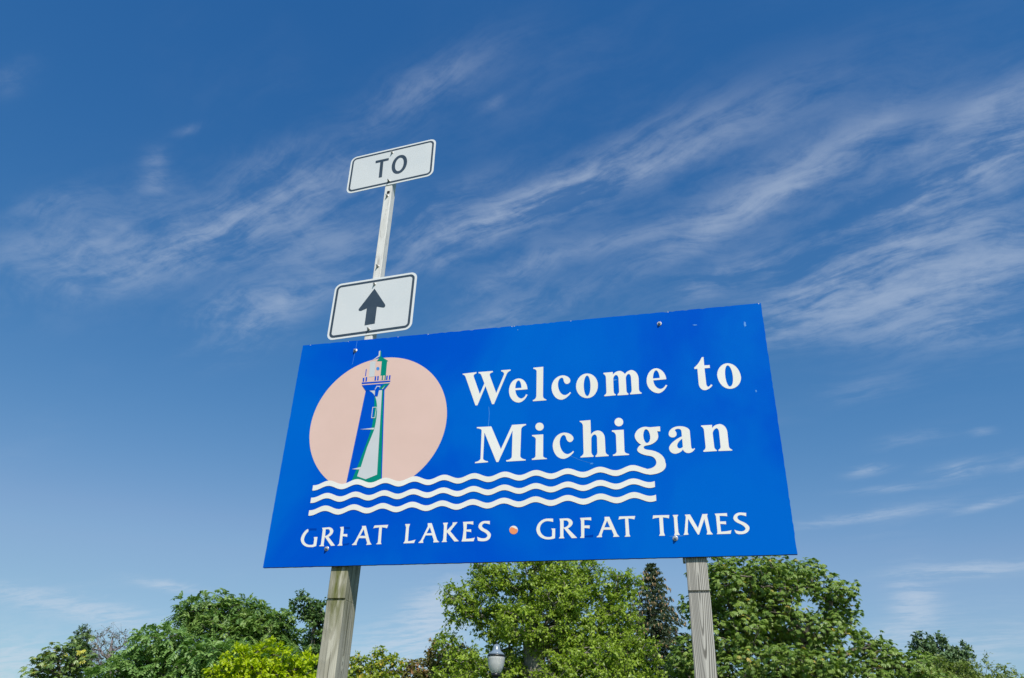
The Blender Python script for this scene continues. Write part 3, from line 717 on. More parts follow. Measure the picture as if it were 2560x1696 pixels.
for key in ('W', 'e', 'l', 'c', 'o', 'm', 'e2', 't', 'o2', 'M', 'i', 'c2', 'h', 'i2', 'a', 'n'):
    glyph(key, 'letter', M_CREAM if key in ('l', 'c2') else M_WHITE, 1)
for key in ('G1', 'R1', 'E1', 'A1', 'T1', 'L', 'A2', 'K', 'E2', 'S1', 'G2', 'R2', 'E3', 'A3', 'T2', 'T3', 'I', 'M2', 'E4', 'S2'):
    glyph(key, 'letter', M_CREAM if key in ('G2', 'G1') else M_WHITE, 1)
for key in ('ghostG', 'ghostE', 'ghostE2', 'ghostE3'):
    glyph(key, 'peeled_patch', M_GHOST, 0)
glyph('dotw', 'dot_backing', M_WHITE, 1)
glyph('doto', 'dot', M_ORANGE, 2)


# scratches and scuffs in the sheeting
def scratch(pts, wd=1.5):
    L_ = [(x - wd / 2, z) for x, z in pts]
    R_ = [(x + wd / 2 * rs.uniform(.5, 1.2), z) for x, z in reversed(pts)]
    shape('scratch', [sg(L_ + R_)], M_SCUFF, 0)


scratch([(325, 1205), (324, 1160), (322, 1145), (319, 1100), (316, 1062)], 2.0)
scratch([(1088, 760), (1093, 725), (1092, 690), (1090, 650), (1092, 622)], 2.2)
scratch([(1458, 496), (1500, 478), (1545, 455), (1590, 440)], 3.0)
for (x, z, a_, b_) in ((2118, 1120, 14, 4), (2352, 1100, 8, 20), (1700, 855, 26, 7), (1596, 436, 10, 5), (2362, 745, 5, 9), (1225, 1184, 4, 4), (1960, 90, 40, 2)):
    shape('scratch', [sg([(x + a_ * rs.uniform(.4, 1) * math.cos(t) + a_ * .2 * rs.uniform(-1, 1), z + b_ * rs.uniform(.4, 1) * math.sin(t)) for t in np.linspace(0, 6.283, 13)[:-1]])], M_SCUFF, 0)
for x in (44, 270, 560, 730, 1190, 1204, 1500, 1990, 2425):
    z0 = 1210.5
    shape('chip', [sg([(x, z0 - 1.5), (x + rs.uniform(3, 6), z0 - 1.5), (x + rs.uniform(4, 8), z0 - rs.uniform(3, 5)), (x + 1, z0 - rs.uniform(3, 5))])], M_RIM, 0)

bolt = bolt_mesh('bolt')
for (bx, bz) in ((322, 1147), (320, 81), (1947, 1145), (1949.5, 80)):
    ob = link('bolt', bolt, (), sign)
    ob.location = (bx / 1000 - SW / 2, -0.0002, bz / 1000 + BASE_Z)
    ob.rotation_euler = (0, rs.uniform(0, 6), 0)


# timber posts with a sawn notch below the panel
def timber(name, s0, s1, cut_z, mt, top, label):
    x0, x1 = s0 - SW / 2, s1 - SW / 2
    y0, y1 = TH + 0.0006, TH + 0.1406
    zc = BASE_Z + cut_z
    bm = bmesh.new()
    prof = [(y0, -0.6), (y0, zc - 0.006), (y0 + 0.010, zc - 0.004), (y0 + 0.010, zc + 0.003), (y0, zc + 0.005), (y0, top), (y1, top), (y1, -0.6)]
    zs = sorted({p[1] for p in prof[:6]} | set(np.arange(-0.4, top, 0.16)))
    zs = [z for z in zs if not any(0 < abs(z - q) < 0.012 and z not in (zc - .006, zc - .004, zc + .003, zc + .005) for q in (zc,))]

    def front(z):
        return y0 + 0.010 if zc - 0.0045 < z < zc + 0.0035 else y0
    c = 0.0035
    rings = []
    rr = random.Random(int(s0 * 1000))
    for z in zs:
        f_ = front(z)
        dx_ = rr.uniform(-.0008, .0008)
        ring = [(x0 + c, f_), (x1 - c, f_), (x1, f_ + c), (x1, y1 - c), (x1 - c, y1), (x0 + c, y1), (x0, y1 - c), (x0, f_ + c)]
        rings.append([bm.verts.new((px + dx_, py, z)) for px, py in ring])
    for a, b in zip(rings, rings[1:]):
        for i in range(8):
            j = (i + 1) % 8
            bm.faces.new((a[i], a[j], b[j], b[i]))
    bm.faces.new(rings[-1])
    ob = from_bm(name, bm, [mt], sign)
    ob['label'] = label
    return ob


timber('post', 0.3480, 0.4365, -0.1475, M_POST_A, BASE_Z + 1.17, 'weathered wooden post with green algae under the panel')
timber('post', 1.9852, 2.0735, -0.1385, M_POST_B, BASE_Z + 1.17, 'grey cracked wooden post with strong grain and a saw cut')
for (a, b, z0, mt) in ((0.286, 0.3465, 0.03, M_POST_A), (1.915, 1.9838, 0.03, M_POST_B), (1.9735, 1.9838, -0.016, M_POST_B)):
    bm = bmesh.new()
    bm_box(bm, a - SW / 2, b - SW / 2, TH + 0.0006, TH + 0.0386, BASE_Z + z0, BASE_Z + (1.19 if z0 > 0 else 0.027), 0.002)
    from_bm('batten', bm, [mt], sign)

# ------------------------------------------------------------------ route marker on a steel pole
K = 1.01
yaw = -0.336
pole_xy = np.array([-0.8105, 3.8365]) * K
route = tag(empty('route_marker', (pole_xy[0], pole_xy[1], 0.0), yaw),
            'tall white square pole carrying a TO plate above an upward arrow plate', 'road sign')
TZ, AZ = 1.6 + 3.331 * K, 1.6 + 2.287 * K
bm = bmesh.new()
hw = 0.0255
bm_box(bm, -hw, hw, 0.004, 0.004 + 2 * hw, -0.5, TZ + 0.135, 0.004)
pole = from_bm('pole', bm, [M_POLE], route)


def plate(z, wd, ht, r, margin, stroke, tilt, roll, dyaw, marks, bolts, label):
    bm = bmesh.new()
    pts = rounded(wd, ht, r)
    fr = [bm.verts.new((x, 0.0, zz)) for x, zz in pts]
    bk = [bm.verts.new((x, 0.0022, zz)) for x, zz in pts]
    bm.faces.new(fr)
    bm.faces.new(list(reversed(bk)))
    for i in range(len(pts)):
        j = (i + 1) % len(pts)
        bm.faces.new((fr[j], fr[i], bk[i], bk[j]))
    bmesh.ops.recalc_face_normals(bm, faces=bm.faces)
    pl = from_bm('plate', bm, [M_RIM], route)
    pl.location = (0, 0, z)
    pl.rotation_euler = (tilt, -roll, dyaw)
    pl['label'] = label
    inner = rounded(wd - 2 * margin - stroke, ht - 2 * margin - stroke, r - margin)
    link('sheeting', film_mesh('sheeting', [inner], -0.0005, 0.0003), [M_PLATE], pl)
    ring = [rounded(wd - 2 * margin, ht - 2 * margin, r - margin + 0.003), rounded(wd - 2 * (margin + stroke), ht - 2 * (margin + stroke), r - margin - stroke + 0.004)]
    link('border', film_mesh('border', ring, -0.0011, 0.0003), [M_BLACK], pl)
    for nm, polys in marks:
        link(nm, film_mesh(nm, [[(x / 1000 * K, zz / 1000 * K) for x, zz in outline(s, 10)] for s in polys], -0.0011, 0.0003), [M_BLACK], pl)
    for (x, zz) in bolts:
        b_ = link('bolt', bolt, (), pl)
        b_.location = (x / 1000 * K, -0.0013, zz / 1000 * K)
        b_.rotation_euler = (0, rs.uniform(0, 6), 0)
        b_.scale = (0.80, 1.25, 0.80)
    return pl


plate(TZ, 0.6096 * K, 0.3048 * K, 0.042, 0.0125, 0.0125, 0.0, 0.010, -0.008,
      [('letter', PLATE_TO['T']),
       ('letter', ['60,77 114,77~ 114,0 114,-78~ 60,-78 6,-78~ 6,0 6,77~', '60,54 90,54~ 90,0 90,-56~ 60,-56 30,-56~ 30,0 30,54~'])],
      [(-2, 113), (-1, -122)], 'white plate with the word TO in dark letters')
plate(AZ, 0.5334 * K, 0.381 * K, 0.042, 0.0132, 0.0145, 0.0, -0.002, 0.007,
      [('arrow', PLATE_ARROW['arrow'])], [(-2, 148), (-1, -153)], 'white plate with a dark upward arrow')
for (z, hole) in ((1.6 + 3.1008 * K, True), (1.6 + 2.5636 * K, False)):
    b_ = link('bolt', bolt, (), pole)
    b_.location = (0, 0.0038, z - (0.010 if hole else 0))
    b_.scale = (0.85, 1.3, 0.85)
    if hole:
        me = film_mesh('bolt_hole', [rounded(0.020, 0.022, 0.004)], 0.0034, 0.0004)
        h_ = link('bolt_hole', me, [M_HOLE], pole)
        h_.location = (0.004, 0, z + 0.020)

# ------------------------------------------------------------------ street lamp
LY = 19.4
lp = at(1241, 1640, LY)
lamp = tag(empty('street_lamp', (lp[0], lp[1], 0.0)), 'black lamp post with clear acorn globe in front of the leafy central tree', 'street lamp')
RZ = lp[2]                                     # height of the dark ring round the globe
mt_blk, n, o = material('black_paint')
co = objco(n)
principled(n, o, n.mix(n.noise(co, 20.0, 3.0), (0.010, 0.010, 0.012), (0.020, 0.020, 0.022)), 0.35)
mt_glass, n, o = material('ribbed_acrylic')
p = n.new('ShaderNodeBsdfPrincipled')
p.inputs['Base Color'].default_value = (0.93, 0.94, 0.93, 1)
p.inputs['Roughness'].default_value = 0.12
p.inputs['IOR'].default_value = 1.2
p.inputs['Transmission Weight'].default_value = 0.35
tr = n.new('ShaderNodeBsdfTranslucent')
tr.inputs['Color'].default_value = (0.92, 0.93, 0.91, 1)
mx = n.new('ShaderNodeMixShader')
mx.inputs[0].default_value = 0.45
n.t.links.new(p.outputs[0], mx.inputs[1])
n.t.links.new(tr.outputs[0], mx.inputs[2])
n.t.links.new(mx.outputs[0], o.inputs['Surface'])
mt_cap, n, o = material('smoky_blue_cap')
p = principled(n, o, (0.30, 0.38, 0.47), 0.14, 0.0, 0.6)
p.inputs['Transmission Weight'].default_value = 0.35
mt_lampin, n, o = material('white_reflector')
principled(n, o, (0.88, 0.88, 0.85), 0.3)


def turned(name, prof, mt, seg=28, ribs=0.0, smooth=True, parent=lamp):
    bm = bmesh.new()
    lathe(bm, prof, seg, ribs)
    bmesh.ops.recalc_face_normals(bm, faces=bm.faces)
    return from_bm(name, bm, [mt], parent, smooth)


u = 40.0 * LY / FOCAL / 0.40                   # globe about 0.40 m wide
turned('base', [(0.20, -0.1), (0.20, 0.10), (0.17, 0.14), (0.155, 0.55), (0.11, 0.62), (0.085, 0.80)], mt_blk, 16, 0.03, False)
turned('pole', [(0.062, 0.7), (0.050, RZ - 0.62 * u), (0.058, RZ - 0.56 * u), (0.058, RZ - 0.46 * u)], mt_blk, 24, 0.02, False)
turned('collar', [(0.060, RZ - 0.46 * u), (0.095, RZ - 0.44 * u), (0.100, RZ - 0.385 * u), (0.080, RZ - 0.375 * u)], mt_blk)
turned('globe', [(0.095 * u, RZ - 0.375 * u), (0.130 * u, RZ - 0.33 * u), (0.165 * u, RZ - 0.26 * u), (0.187 * u, RZ - 0.17 * u), (0.197 * u, RZ - 0.08 * u), (0.200 * u, RZ - 0.02 * u)], mt_glass, 72, 0.012)
turned('lamp_core', [(0.05 * u, RZ - 0.36 * u), (0.06 * u, RZ - 0.20 * u), (0.105 * u, RZ - 0.18 * u), (0.115 * u, RZ - 0.05 * u), (0.05 * u, RZ - 0.03 * u)], mt_lampin)
turned('ring', [(0.198 * u, RZ - 0.022 * u), (0.210 * u, RZ - 0.020 * u), (0.212 * u, RZ + 0.010 * u), (0.200 * u, RZ + 0.016 * u)], mt_blk)
cap = turned('cap', [(0.200 * u, RZ + 0.017 * u), (0.165 * u, RZ + 0.062 * u), (0.120 * u, RZ + 0.092 * u), (0.098 * u, RZ + 0.115 * u), (0.088 * u, RZ + 0.160 * u), (0.066 * u, RZ + 0.235 * u), (0.050 * u, RZ + 0.245 * u)], mt_cap, 36, 0.006)
turned('finial', [(0.022 * u, RZ + 0.245 * u), (0.026 * u, RZ + 0.262 * u), (0.012 * u, RZ + 0.275 * u), (0.004 * u, RZ + 0.292 * u)], mt_blk, 12, 0.0, True)


# ------------------------------------------------------------------ trees
def leaf_material(name, lo, hi, odd=None, odd_share=0.0, trans=0.32, rough=0.42):
    mt, n, o = material(name)
    at_ = n.new('ShaderNodeAttribute', attribute_name='tone')
    t = at_.outputs['Fac']
    c = n.mix(t, lo, hi)
    if odd:
        c = n.mix(n.smooth(t, 1.0 - odd_share, 1.0 - odd_share * 0.6), c, odd)
    p = n.new('ShaderNodeBsdfPrincipled')
    n.put(p.inputs['Base Color'], c)
    p.inputs['Roughness'].default_value = rough
    p.inputs['Specular IOR Level'].default_value = 0.50
    tr = n.new('ShaderNodeBsdfTranslucent')
    n.put(tr.inputs['Color'], n.mix(1.0, c, (1.15, 1.25, 0.45), 'MULTIPLY'))
    mx = n.new('ShaderNodeMixShader')
    mx.inputs[0].default_value = trans
    n.t.links.new(p.outputs[0], mx.inputs[1])
    n.t.links.new(tr.outputs[0], mx.inputs[2])
    n.t.links.new(mx.outputs[0], o.inputs['Surface'])
    return mt


def bark_material(name, a, b):
    mt, n, o = material(name)
    co = objco(n)
    f = n.noise(n.vmath('MULTIPLY', co, (14.0, 14.0, 3.0)), 1.0, 5.0, 0.65)
    principled(n, o, n.mix(n.smooth(f, 0.3, 0.7), a, b), 0.9, 0.0, 0.2, bump(n, f, 0.6, 0.02))
    return mt


M_BARK = bark_material('grey_brown_bark', (0.10, 0.085, 0.065), (0.22, 0.20, 0.165))
M_LIMB = bark_material('pale_grey_bark', (0.16, 0.145, 0.12), (0.32, 0.30, 0.26))
M_TWIG = bark_material('pale_grey_twigs', (0.20, 0.175, 0.175), (0.30, 0.27, 0.275))


def unit(v):
    return v / np.maximum(np.linalg.norm(v, axis=-1, keepdims=True), 1e-9)


def raw_mesh(name, verts, tris, tone=None):
    me = bpy.data.meshes.new(name)
    nv, nt = len(verts), len(tris)
    me.vertices.add(nv)
    me.vertices.foreach_set('co', np.ascontiguousarray(verts, dtype=np.float32).ravel())
    k = tris.shape[1]
    me.loops.add(nt * k)
    me.loops.foreach_set('vertex_index', np.ascontiguousarray(tris, dtype=np.int32).ravel())
    me.polygons.add(nt)
    me.polygons.foreach_set('loop_start', np.arange(0, nt * k, k, dtype=np.int32))
    me.polygons.foreach_set('loop_total', np.full(nt, k, dtype=np.int32))
    if tone is not None:
        a = me.attributes.new('tone', 'FLOAT', 'POINT')
        a.data.foreach_set('value', tone.astype(np.float32))
    me.update(calc_edges=True)
    return me


def leaves_mesh(name, base, axis, normal, length, width, tone, fold=0.22, belly=0.45):
    """Each leaf: two triangles folded along the midrib."""
    side = unit(np.cross(axis, normal))
    nrm = unit(np.cross(side, axis))
    n_ = len(base)
    tip = base + axis * length[:, None] - nrm * (0.10 * length)[:, None]
    mid = base + axis * (belly * length)[:, None]
    lf = mid + side * (width / 2)[:, None] + nrm * (fold * width / 2)[:, None]
    rt = mid - side * (width / 2)[:, None] + nrm * (fold * width / 2)[:, None]
    v = np.stack([base, lf, tip, rt], 1).reshape(-1, 3)
    i = np.arange(n_) * 4
    t = np.concatenate([np.stack([i, i + 2, i + 1], 1), np.stack([i, i + 3, i + 2], 1)])
    return v, t, np.repeat(tone, 4)


def tubes(p0, p1, r0, r1, sides=5):
    d = unit(p1 - p0)
    ref = np.where(np.abs(d[:, 2:3]) > 0.9, np.array([[1.0, 0, 0]]), np.array([[0, 0, 1.0]]))
    a = unit(np.cross(d, ref))
    b = np.cross(d, a)
    n_ = len(p0)
    vs_ = []
    for p, r in ((p0, r0), (p1, r1)):
        for k in range(sides):
            an = 2 * math.pi * k / sides
            vs_.append(p + (a * math.cos(an) + b * math.sin(an)) * r[:, None])
    v = np.stack(vs_, 1).reshape(-1, 3)
    base = np.arange(n_) * sides * 2
    q = []
    for k in range(sides):
        j = (k + 1) % sides
        q.append(np.stack([base + k, base + j, base + sides + j, base + sides + k], 1))
    return v, np.concatenate(q)


def crown_points(lobes, spacing, rng, inner=0.5):
    """Spray centres spread over the outer part of a union of lobes, with gaps between them."""
    cen = np.array([l[0] for l in lobes])
    rad = np.array([l[1] for l in lobes])
    pts, outs = [], []
    grid = {}
    cell = spacing * 0.8
    for li in range(len(lobes)):
        area = 4.0 * math.pi * ((rad[li, 0] * rad[li, 1]) ** 1.6 / 3 + (rad[li, 0] * rad[li, 2]) ** 1.6 / 3 + (rad[li, 1] * rad[li, 2]) ** 1.6 / 3) ** (1 / 1.6)
        want = int(area / spacing ** 2 * 1.15) + 6
        d = unit(rng.normal(size=(want, 3)))
        wav = 0.12 * np.sin(d[:, 0] * 5 + li) * np.sin(d[:, 2] * 6 + 2 * li) + 0.08 * np.sin(d[:, 1] * 11 + 3 * li)
        k = rng.uniform(0, 1, want) ** 0.55
        r = inner + (1.02 - inner) * k + wav * k
        p = cen[li] + d * rad[li] * r[:, None]
        q = np.linalg.norm((p[:, None, :] - cen[None]) / rad[None], axis=2)
        q[:, li] = 9.0
        ok = (q.min(1) > 0.62)
        for pp, oo in zip(p[ok], (d / rad[li])[ok]):
            key = tuple((pp // cell).astype(int))
            clash = False
            for ax in (-1, 0, 1):
                for ay in (-1, 0, 1):
                    for az in (-1, 0, 1):
                        for other in grid.get((key[0] + ax, key[1] + ay, key[2] + az), ()):
                            if ((other - pp) ** 2).sum() < cell * cell * 0.6:
                                clash = True
            if clash or pp[2] < 0.6:
                continue
            grid.setdefault(key, []).append(pp)
            pts.append(pp)
            outs.append(oo)
    return np.array(pts), unit(np.array(outs))


def skeleton(base, top, lobes, pts, rng, twig_r):
    """Trunk, limbs to the lobes, boughs to the sprays. Returns trunk and limb segments."""
    nodes = [base]
    par = [-1]
    height = top[2] - base[2]
    steps = 7
    for i in range(1, steps + 1):
        f = i / steps
        nodes.append(base + (top - base) * f + rng.normal(size=3) * np.array([1, 1, 0]) * 0.02 * height * f)
        par.append(len(nodes) - 2)
    ntr = len(nodes)
    order = np.argsort([np.linalg.norm(l[0][:2] - base[:2]) for l in lobes])
    for li in order:
        c = lobes[li][0]
        arr = np.array(nodes)
        drop = np.maximum(arr[:, 2] - (c[2] - 0.25 * np.linalg.norm(c[:2] - arr[:, :2], axis=1)), 0)
        cost = np.linalg.norm(arr - c, axis=1) + 1.6 * drop
        k = int(np.argmin(cost))
        a = nodes[k]
        for f in (0.35, 0.7, 1.0):
            sag = np.array([0, 0, 0.10 * np.linalg.norm(c - a) * math.sin(math.pi * f)])
            nodes.append(a + (c - a) * f + sag * rng.uniform(-0.2, 1.0) + rng.normal(size=3) * 0.03 * np.linalg.norm(c - a))
            par.append(k)
            k = len(nodes) - 1
    core = np.mean([l[0] for l in lobes], axis=0)
    nn = len(nodes)
    idx = np.argsort(np.linalg.norm(pts - core, axis=1))
    arr = np.zeros((nn + 2 * len(pts), 3))
    arr[:nn] = nodes
    cnt = nn
    for i in idx:
        p = pts[i]
        dv = arr[:cnt] - p
        cost = np.sqrt((dv ** 2).sum(1)) + 0.7 * np.maximum(dv[:, 2], 0)
        cost[:2] += 5
        k = int(np.argmin(cost))
        mid = (arr[k] + p) / 2 + np.array([0, 0, 0.06]) * np.linalg.norm(p - arr[k]) + rng.normal(size=3) * 0.05 * np.linalg.norm(p - arr[k])
        arr[cnt] = mid
        par.append(k)
        arr[cnt + 1] = p
        par.append(cnt)
        cnt += 2
    arr = arr[:cnt]
    par = np.array(par)
    load = np.ones(cnt)
    for i in range(cnt - 1, 0, -1):
        load[par[i]] += load[i]
    rad = twig_r * load ** 0.47
    ch = np.arange(1, cnt)
    return arr, par, rad, ch, ntr


def sprays(style, pts, outs, rng, reach, leaf, per):
    """Leaves of every spray: base, axis, normal, length, width."""
    n_ = len(pts)
    up_ = np.array([0, 0, 1.0])
    if style == 'palmate':
        # a few big drooping hand-shaped leaves round each shoot
        hands = per
        P = np.repeat(pts, hands, 0)
        O = np.repeat(outs, hands, 0)
        st = unit(O * 0.65 + up_ * 0.35 + rng.normal(size=P.shape) * 0.75)
        hub = P + st * (reach * rng.uniform(0.35, 1.0, len(P)))[:, None]
        face = unit(st * 0.55 + up_ * 0.75 + rng.normal(size=P.shape) * 0.28)
        fwd = unit(st - face * (st * face).sum(1, keepdims=True))
        lat = np.cross(face, fwd)
        fans = (-1.75, -1.05, -0.5, 0.0, 0.5, 1.05, 1.75)
        k = len(fans)
        H = np.repeat(hub, k, 0)
        F = np.repeat(fwd, k, 0)
        L_ = np.repeat(lat, k, 0)
        N_ = np.repeat(face, k, 0)
        an = np.tile(fans, len(hub))[:, None]
        ax = unit(F * np.cos(an) + L_ * np.sin(an) - N_ * 0.42)
        sz = np.repeat(rng.uniform(0.75, 1.15, len(hub)), k) * leaf * (1.0 - 0.16 * np.abs(an[:, 0]))
        tone = np.repeat(rng.uniform(0, 1, len(hub)), k)
        return H, ax, unit(N_ + rng.normal(size=N_.shape) * 0.15), sz, sz * 0.40, tone, None
    if style == 'pinnate':
        fr = per
        P = np.repeat(pts, fr, 0)
        O = np.repeat(outs, fr, 0)
        st = unit(O * 0.6 + up_ * 0.2 + rng.normal(size=P.shape) * 0.75)
        ln = reach * rng.uniform(0.7, 1.2, len(P))
        lat = unit(np.cross(st, up_ + 0.001) + rng.normal(size=st.shape) * 0.2)
        k = 8
        t = np.linspace(0.18, 1.0, k)
        B, A, N_ = [], [], []
        for tt in t:
            pos = P + st * (ln * tt)[:, None] - up_ * (0.42 * ln * tt ** 2)[:, None]
            tang = unit(st - up_ * 0.84 * tt)
            nn = unit(np.cross(lat, tang))
            nn = nn * np.sign(nn[:, 2:3] + 1e-6)
            for sg_ in (-1, 1):
                B.append(pos)
                A.append(unit(lat * sg_ + tang * 0.45 - up_ * 0.25 + rng.normal(size=P.shape) * 0.12))
                N_.append(unit(nn + rng.normal(size=P.shape) * 0.2))
        tone = np.tile(rng.uniform(0, 1, len(P)), 2 * k)
        B, A, N_ = map(np.concatenate, (B, A, N_))
        sz = leaf * rng.uniform(0.75, 1.15, len(B))
        return B, A, N_, sz, sz * 0.38, tone, None
    # simple leaves along twigs
    tw = 6
    P = np.repeat(pts, tw, 0)
    O = np.repeat(outs, tw, 0)
    st = unit(O * 0.75 + up_ * 0.12 + rng.normal(size=P.shape) * np.array([0.70, 0.70, 0.42]))
    ln = reach * rng.uniform(0.55, 1.25, len(P))
    tips = P + st * ln[:, None] - up_ * (0.12 * ln)[:, None]
    k = max(2, per // tw)
    B, A, N_, T_ = [], [], [], []
    tone0 = np.repeat(rng.uniform(0, 1, n_), tw)
    for j in range(k):
        tt = (j + rng.uniform(0.2, 0.9, len(P))) / k
        pos = P + st * (ln * tt)[:, None] - up_ * (0.12 * ln * tt ** 2)[:, None] + rng.normal(size=P.shape) * 0.05 * reach
        ax = unit(st * 0.5 + rng.normal(size=P.shape) * 0.75 - up_ * 0.32)
        B.append(pos)
        A.append(ax)
        N_.append(unit(O * 0.60 + up_ * 0.80 + rng.normal(size=P.shape) * 0.42))
        T_.append(np.clip(tone0 * 0.45 + rng.uniform(0, 1, len(P)) * 0.55, 0, 1))
    B, A, N_, T_ = map(np.concatenate, (B, A, N_, T_))
    sz = leaf * rng.uniform(0.55, 1.30, len(B))
    return B, A, N_, sz, sz * 0.62, T_, (P, tips)


def lobe_list(spec, Y, depth=0.85):
    res = []
    for i, l in enumerate(spec):
        px, py, rx, ry = l[:4]
        off = l[4] if len(l) > 4 else ((i * 7) % 5 - 2) * 0.16
        c = at(px, py, Y)
        r1 = np.linalg.norm(at(px + rx, py, Y) - c)
        r2 = np.linalg.norm(at(px, py - ry, Y) - c)
        c = c + np.array([0, off * r1 * 1.2, 0])
        if c[2] < 0.8:
            c[2] = 0.8
        res.append((c, np.array([r1, r1 * depth, r2])))
    return res


def build_tree(name, label, Y, spec, style, mats, seed, spacing, reach, leaf, per, twig_r=0.006, inner=0.5, trunk=None, bark=None, category='tree', bare=False, group=None):
    rng = np.random.default_rng(seed)
    lobes = [(c_, r_ * 0.90) for c_, r_ in lobe_list(spec, Y)]
    cx = np.mean([l[0][0] for l in lobes]) if trunk is None else at(trunk, 1696, Y)[0]
    cy = np.mean([l[0][1] for l in lobes])
    base = np.array([cx, cy, -0.15])
    hi_ = max(l[0][2] for l in lobes)
    topx = np.mean([l[0][0] for l in lobes if l[0][2] > hi_ - 1.5])
    top = np.array([0.5 * (cx + topx), cy, hi_])
    clumps = []
    for c0, r0 in lobes:
        k = int(np.clip(5 + 2.2 * r0[0] / max(spacing, 0.25), 6, 15))
        for d in unit(rng.normal(size=(k, 3))):
            rr = r0 * rng.uniform(0.30, 0.50)
            clumps.append((c0 + d * r0 * rng.uniform(0.62, 0.84), np.maximum(rr * np.array([1.0, 1.0, 0.80]), spacing * 0.7)))
        clumps.append((c0, r0 * 0.60))
    pts, outs = crown_points(clumps, spacing, rng, inner)
    arr, par, rad, ch, ntr = skeleton(base, top, lobes, pts, rng, twig_r)
    org = np.array([base[0], base[1], 0.0])
    root = tag(empty(name, tuple(org)), label, category, group)
    istr = ch < ntr
    wood_v, wood_q, off = [], [], 0
    for is_trunk, sel, sides in ((True, istr, 9), (False, ~istr, 4)):
        c = ch[sel]
        r1 = rad[c]
        r0 = np.minimum(rad[par[c]], r1 * 1.6)
        if is_trunk:
            r0 = rad[par[c]]
            r0[0] *= 1.25
        v, q = tubes(arr[par[c]] - org, arr[c] - org, r0, r1, sides)
        wood_v.append(v)
        wood_q.append(q + off)
        off += len(v)
    B, A, N_, sz, wd, tone, tw = sprays(style, pts, outs, rng, reach, leaf, per)
    if bare:
        keep = rng.uniform(size=len(B)) < 0.16
        B, A, N_, sz, wd, tone = B[keep], A[keep], N_[keep], sz[keep], wd[keep], tone[keep]
    if tw is not None:
        n_ = len(tw[0])
        rr = np.full(n_, twig_r * (0.9 if bare else 0.55))
        v, q = tubes(tw[0] - org, tw[1] - org, rr, rr * 0.4, 3)
        wood_v.append(v)
        wood_q.append(q + off)
    link('trunk', raw_mesh('trunk', np.concatenate(wood_v), np.concatenate(wood_q)), [bark or M_BARK], root)
    v, t, tn = leaves_mesh('crown', B - org, A, N_, sz, wd, tone)
    cr = link('crown', raw_mesh('crown', v, t, tn), [mats], root)
    return root, len(t)


L_LINDEN = leaf_material('yellow_green_leaves', (0.179, 0.288, 0.024), (0.422, 0.554, 0.063), None, 0, 0.36)
L_CHEST = leaf_material('dull_green_leaves', (0.146, 0.256, 0.044), (0.315, 0.433, 0.093), (0.555, 0.433, 0.093), 0.02, 0.30)
L_SUMAC = leaf_material('fresh_green_fronds', (0.144, 0.287, 0.067), (0.305, 0.464, 0.137), None, 0, 0.30)
L_LOCUST = leaf_material('deep_green_fronds', (0.117, 0.238, 0.050), (0.269, 0.397, 0.092), None, 0, 0.30)
L_DARK = leaf_material('dark_green_leaves', (0.067, 0.149, 0.036), (0.155, 0.256, 0.063), None, 0, 0.25)
L_GOLD = leaf_material('golden_yellow_leaves', (0.36, 0.49, 0.006), (0.55, 0.65, 0.012), None, 0, 0.40)
L_AUTUMN = leaf_material('turning_leaves', (0.211, 0.310, 0.031), (0.451, 0.526, 0.056), (0.682, 0.526, 0.070), 0.30, 0.35)
L_BRONZE = leaf_material('bronze_green_leaves', (0.166, 0.179, 0.044), (0.294, 0.282, 0.070), (0.410, 0.218, 0.102), 0.35, 0.30)
L_LAUREL = leaf_material('glossy_dark_leaves', (0.118, 0.212, 0.059), (0.271, 0.373, 0.102), (0.575, 0.542, 0.085), 0.08, 0.22, 0.34)
L_NEEDLE = leaf_material('blue_green_needles', (0.050, 0.088, 0.034), (0.115, 0.165, 0.070), None, 0, 0.12, 0.55)
L_PINE = leaf_material('pine_needles', (0.074, 0.147, 0.059), (0.162, 0.258, 0.091), None, 0, 0.15, 0.5)
L_PALE = leaf_material('pale_green_leaves', (0.160, 0.230, 0.054), (0.307, 0.384, 0.100), None, 0, 0.34)
L_SPARSE = leaf_material('sparse_grey_leaves', (0.10, 0.13, 0.06), (0.17, 0.19, 0.09), None, 0, 0.3)
tri_total = 0

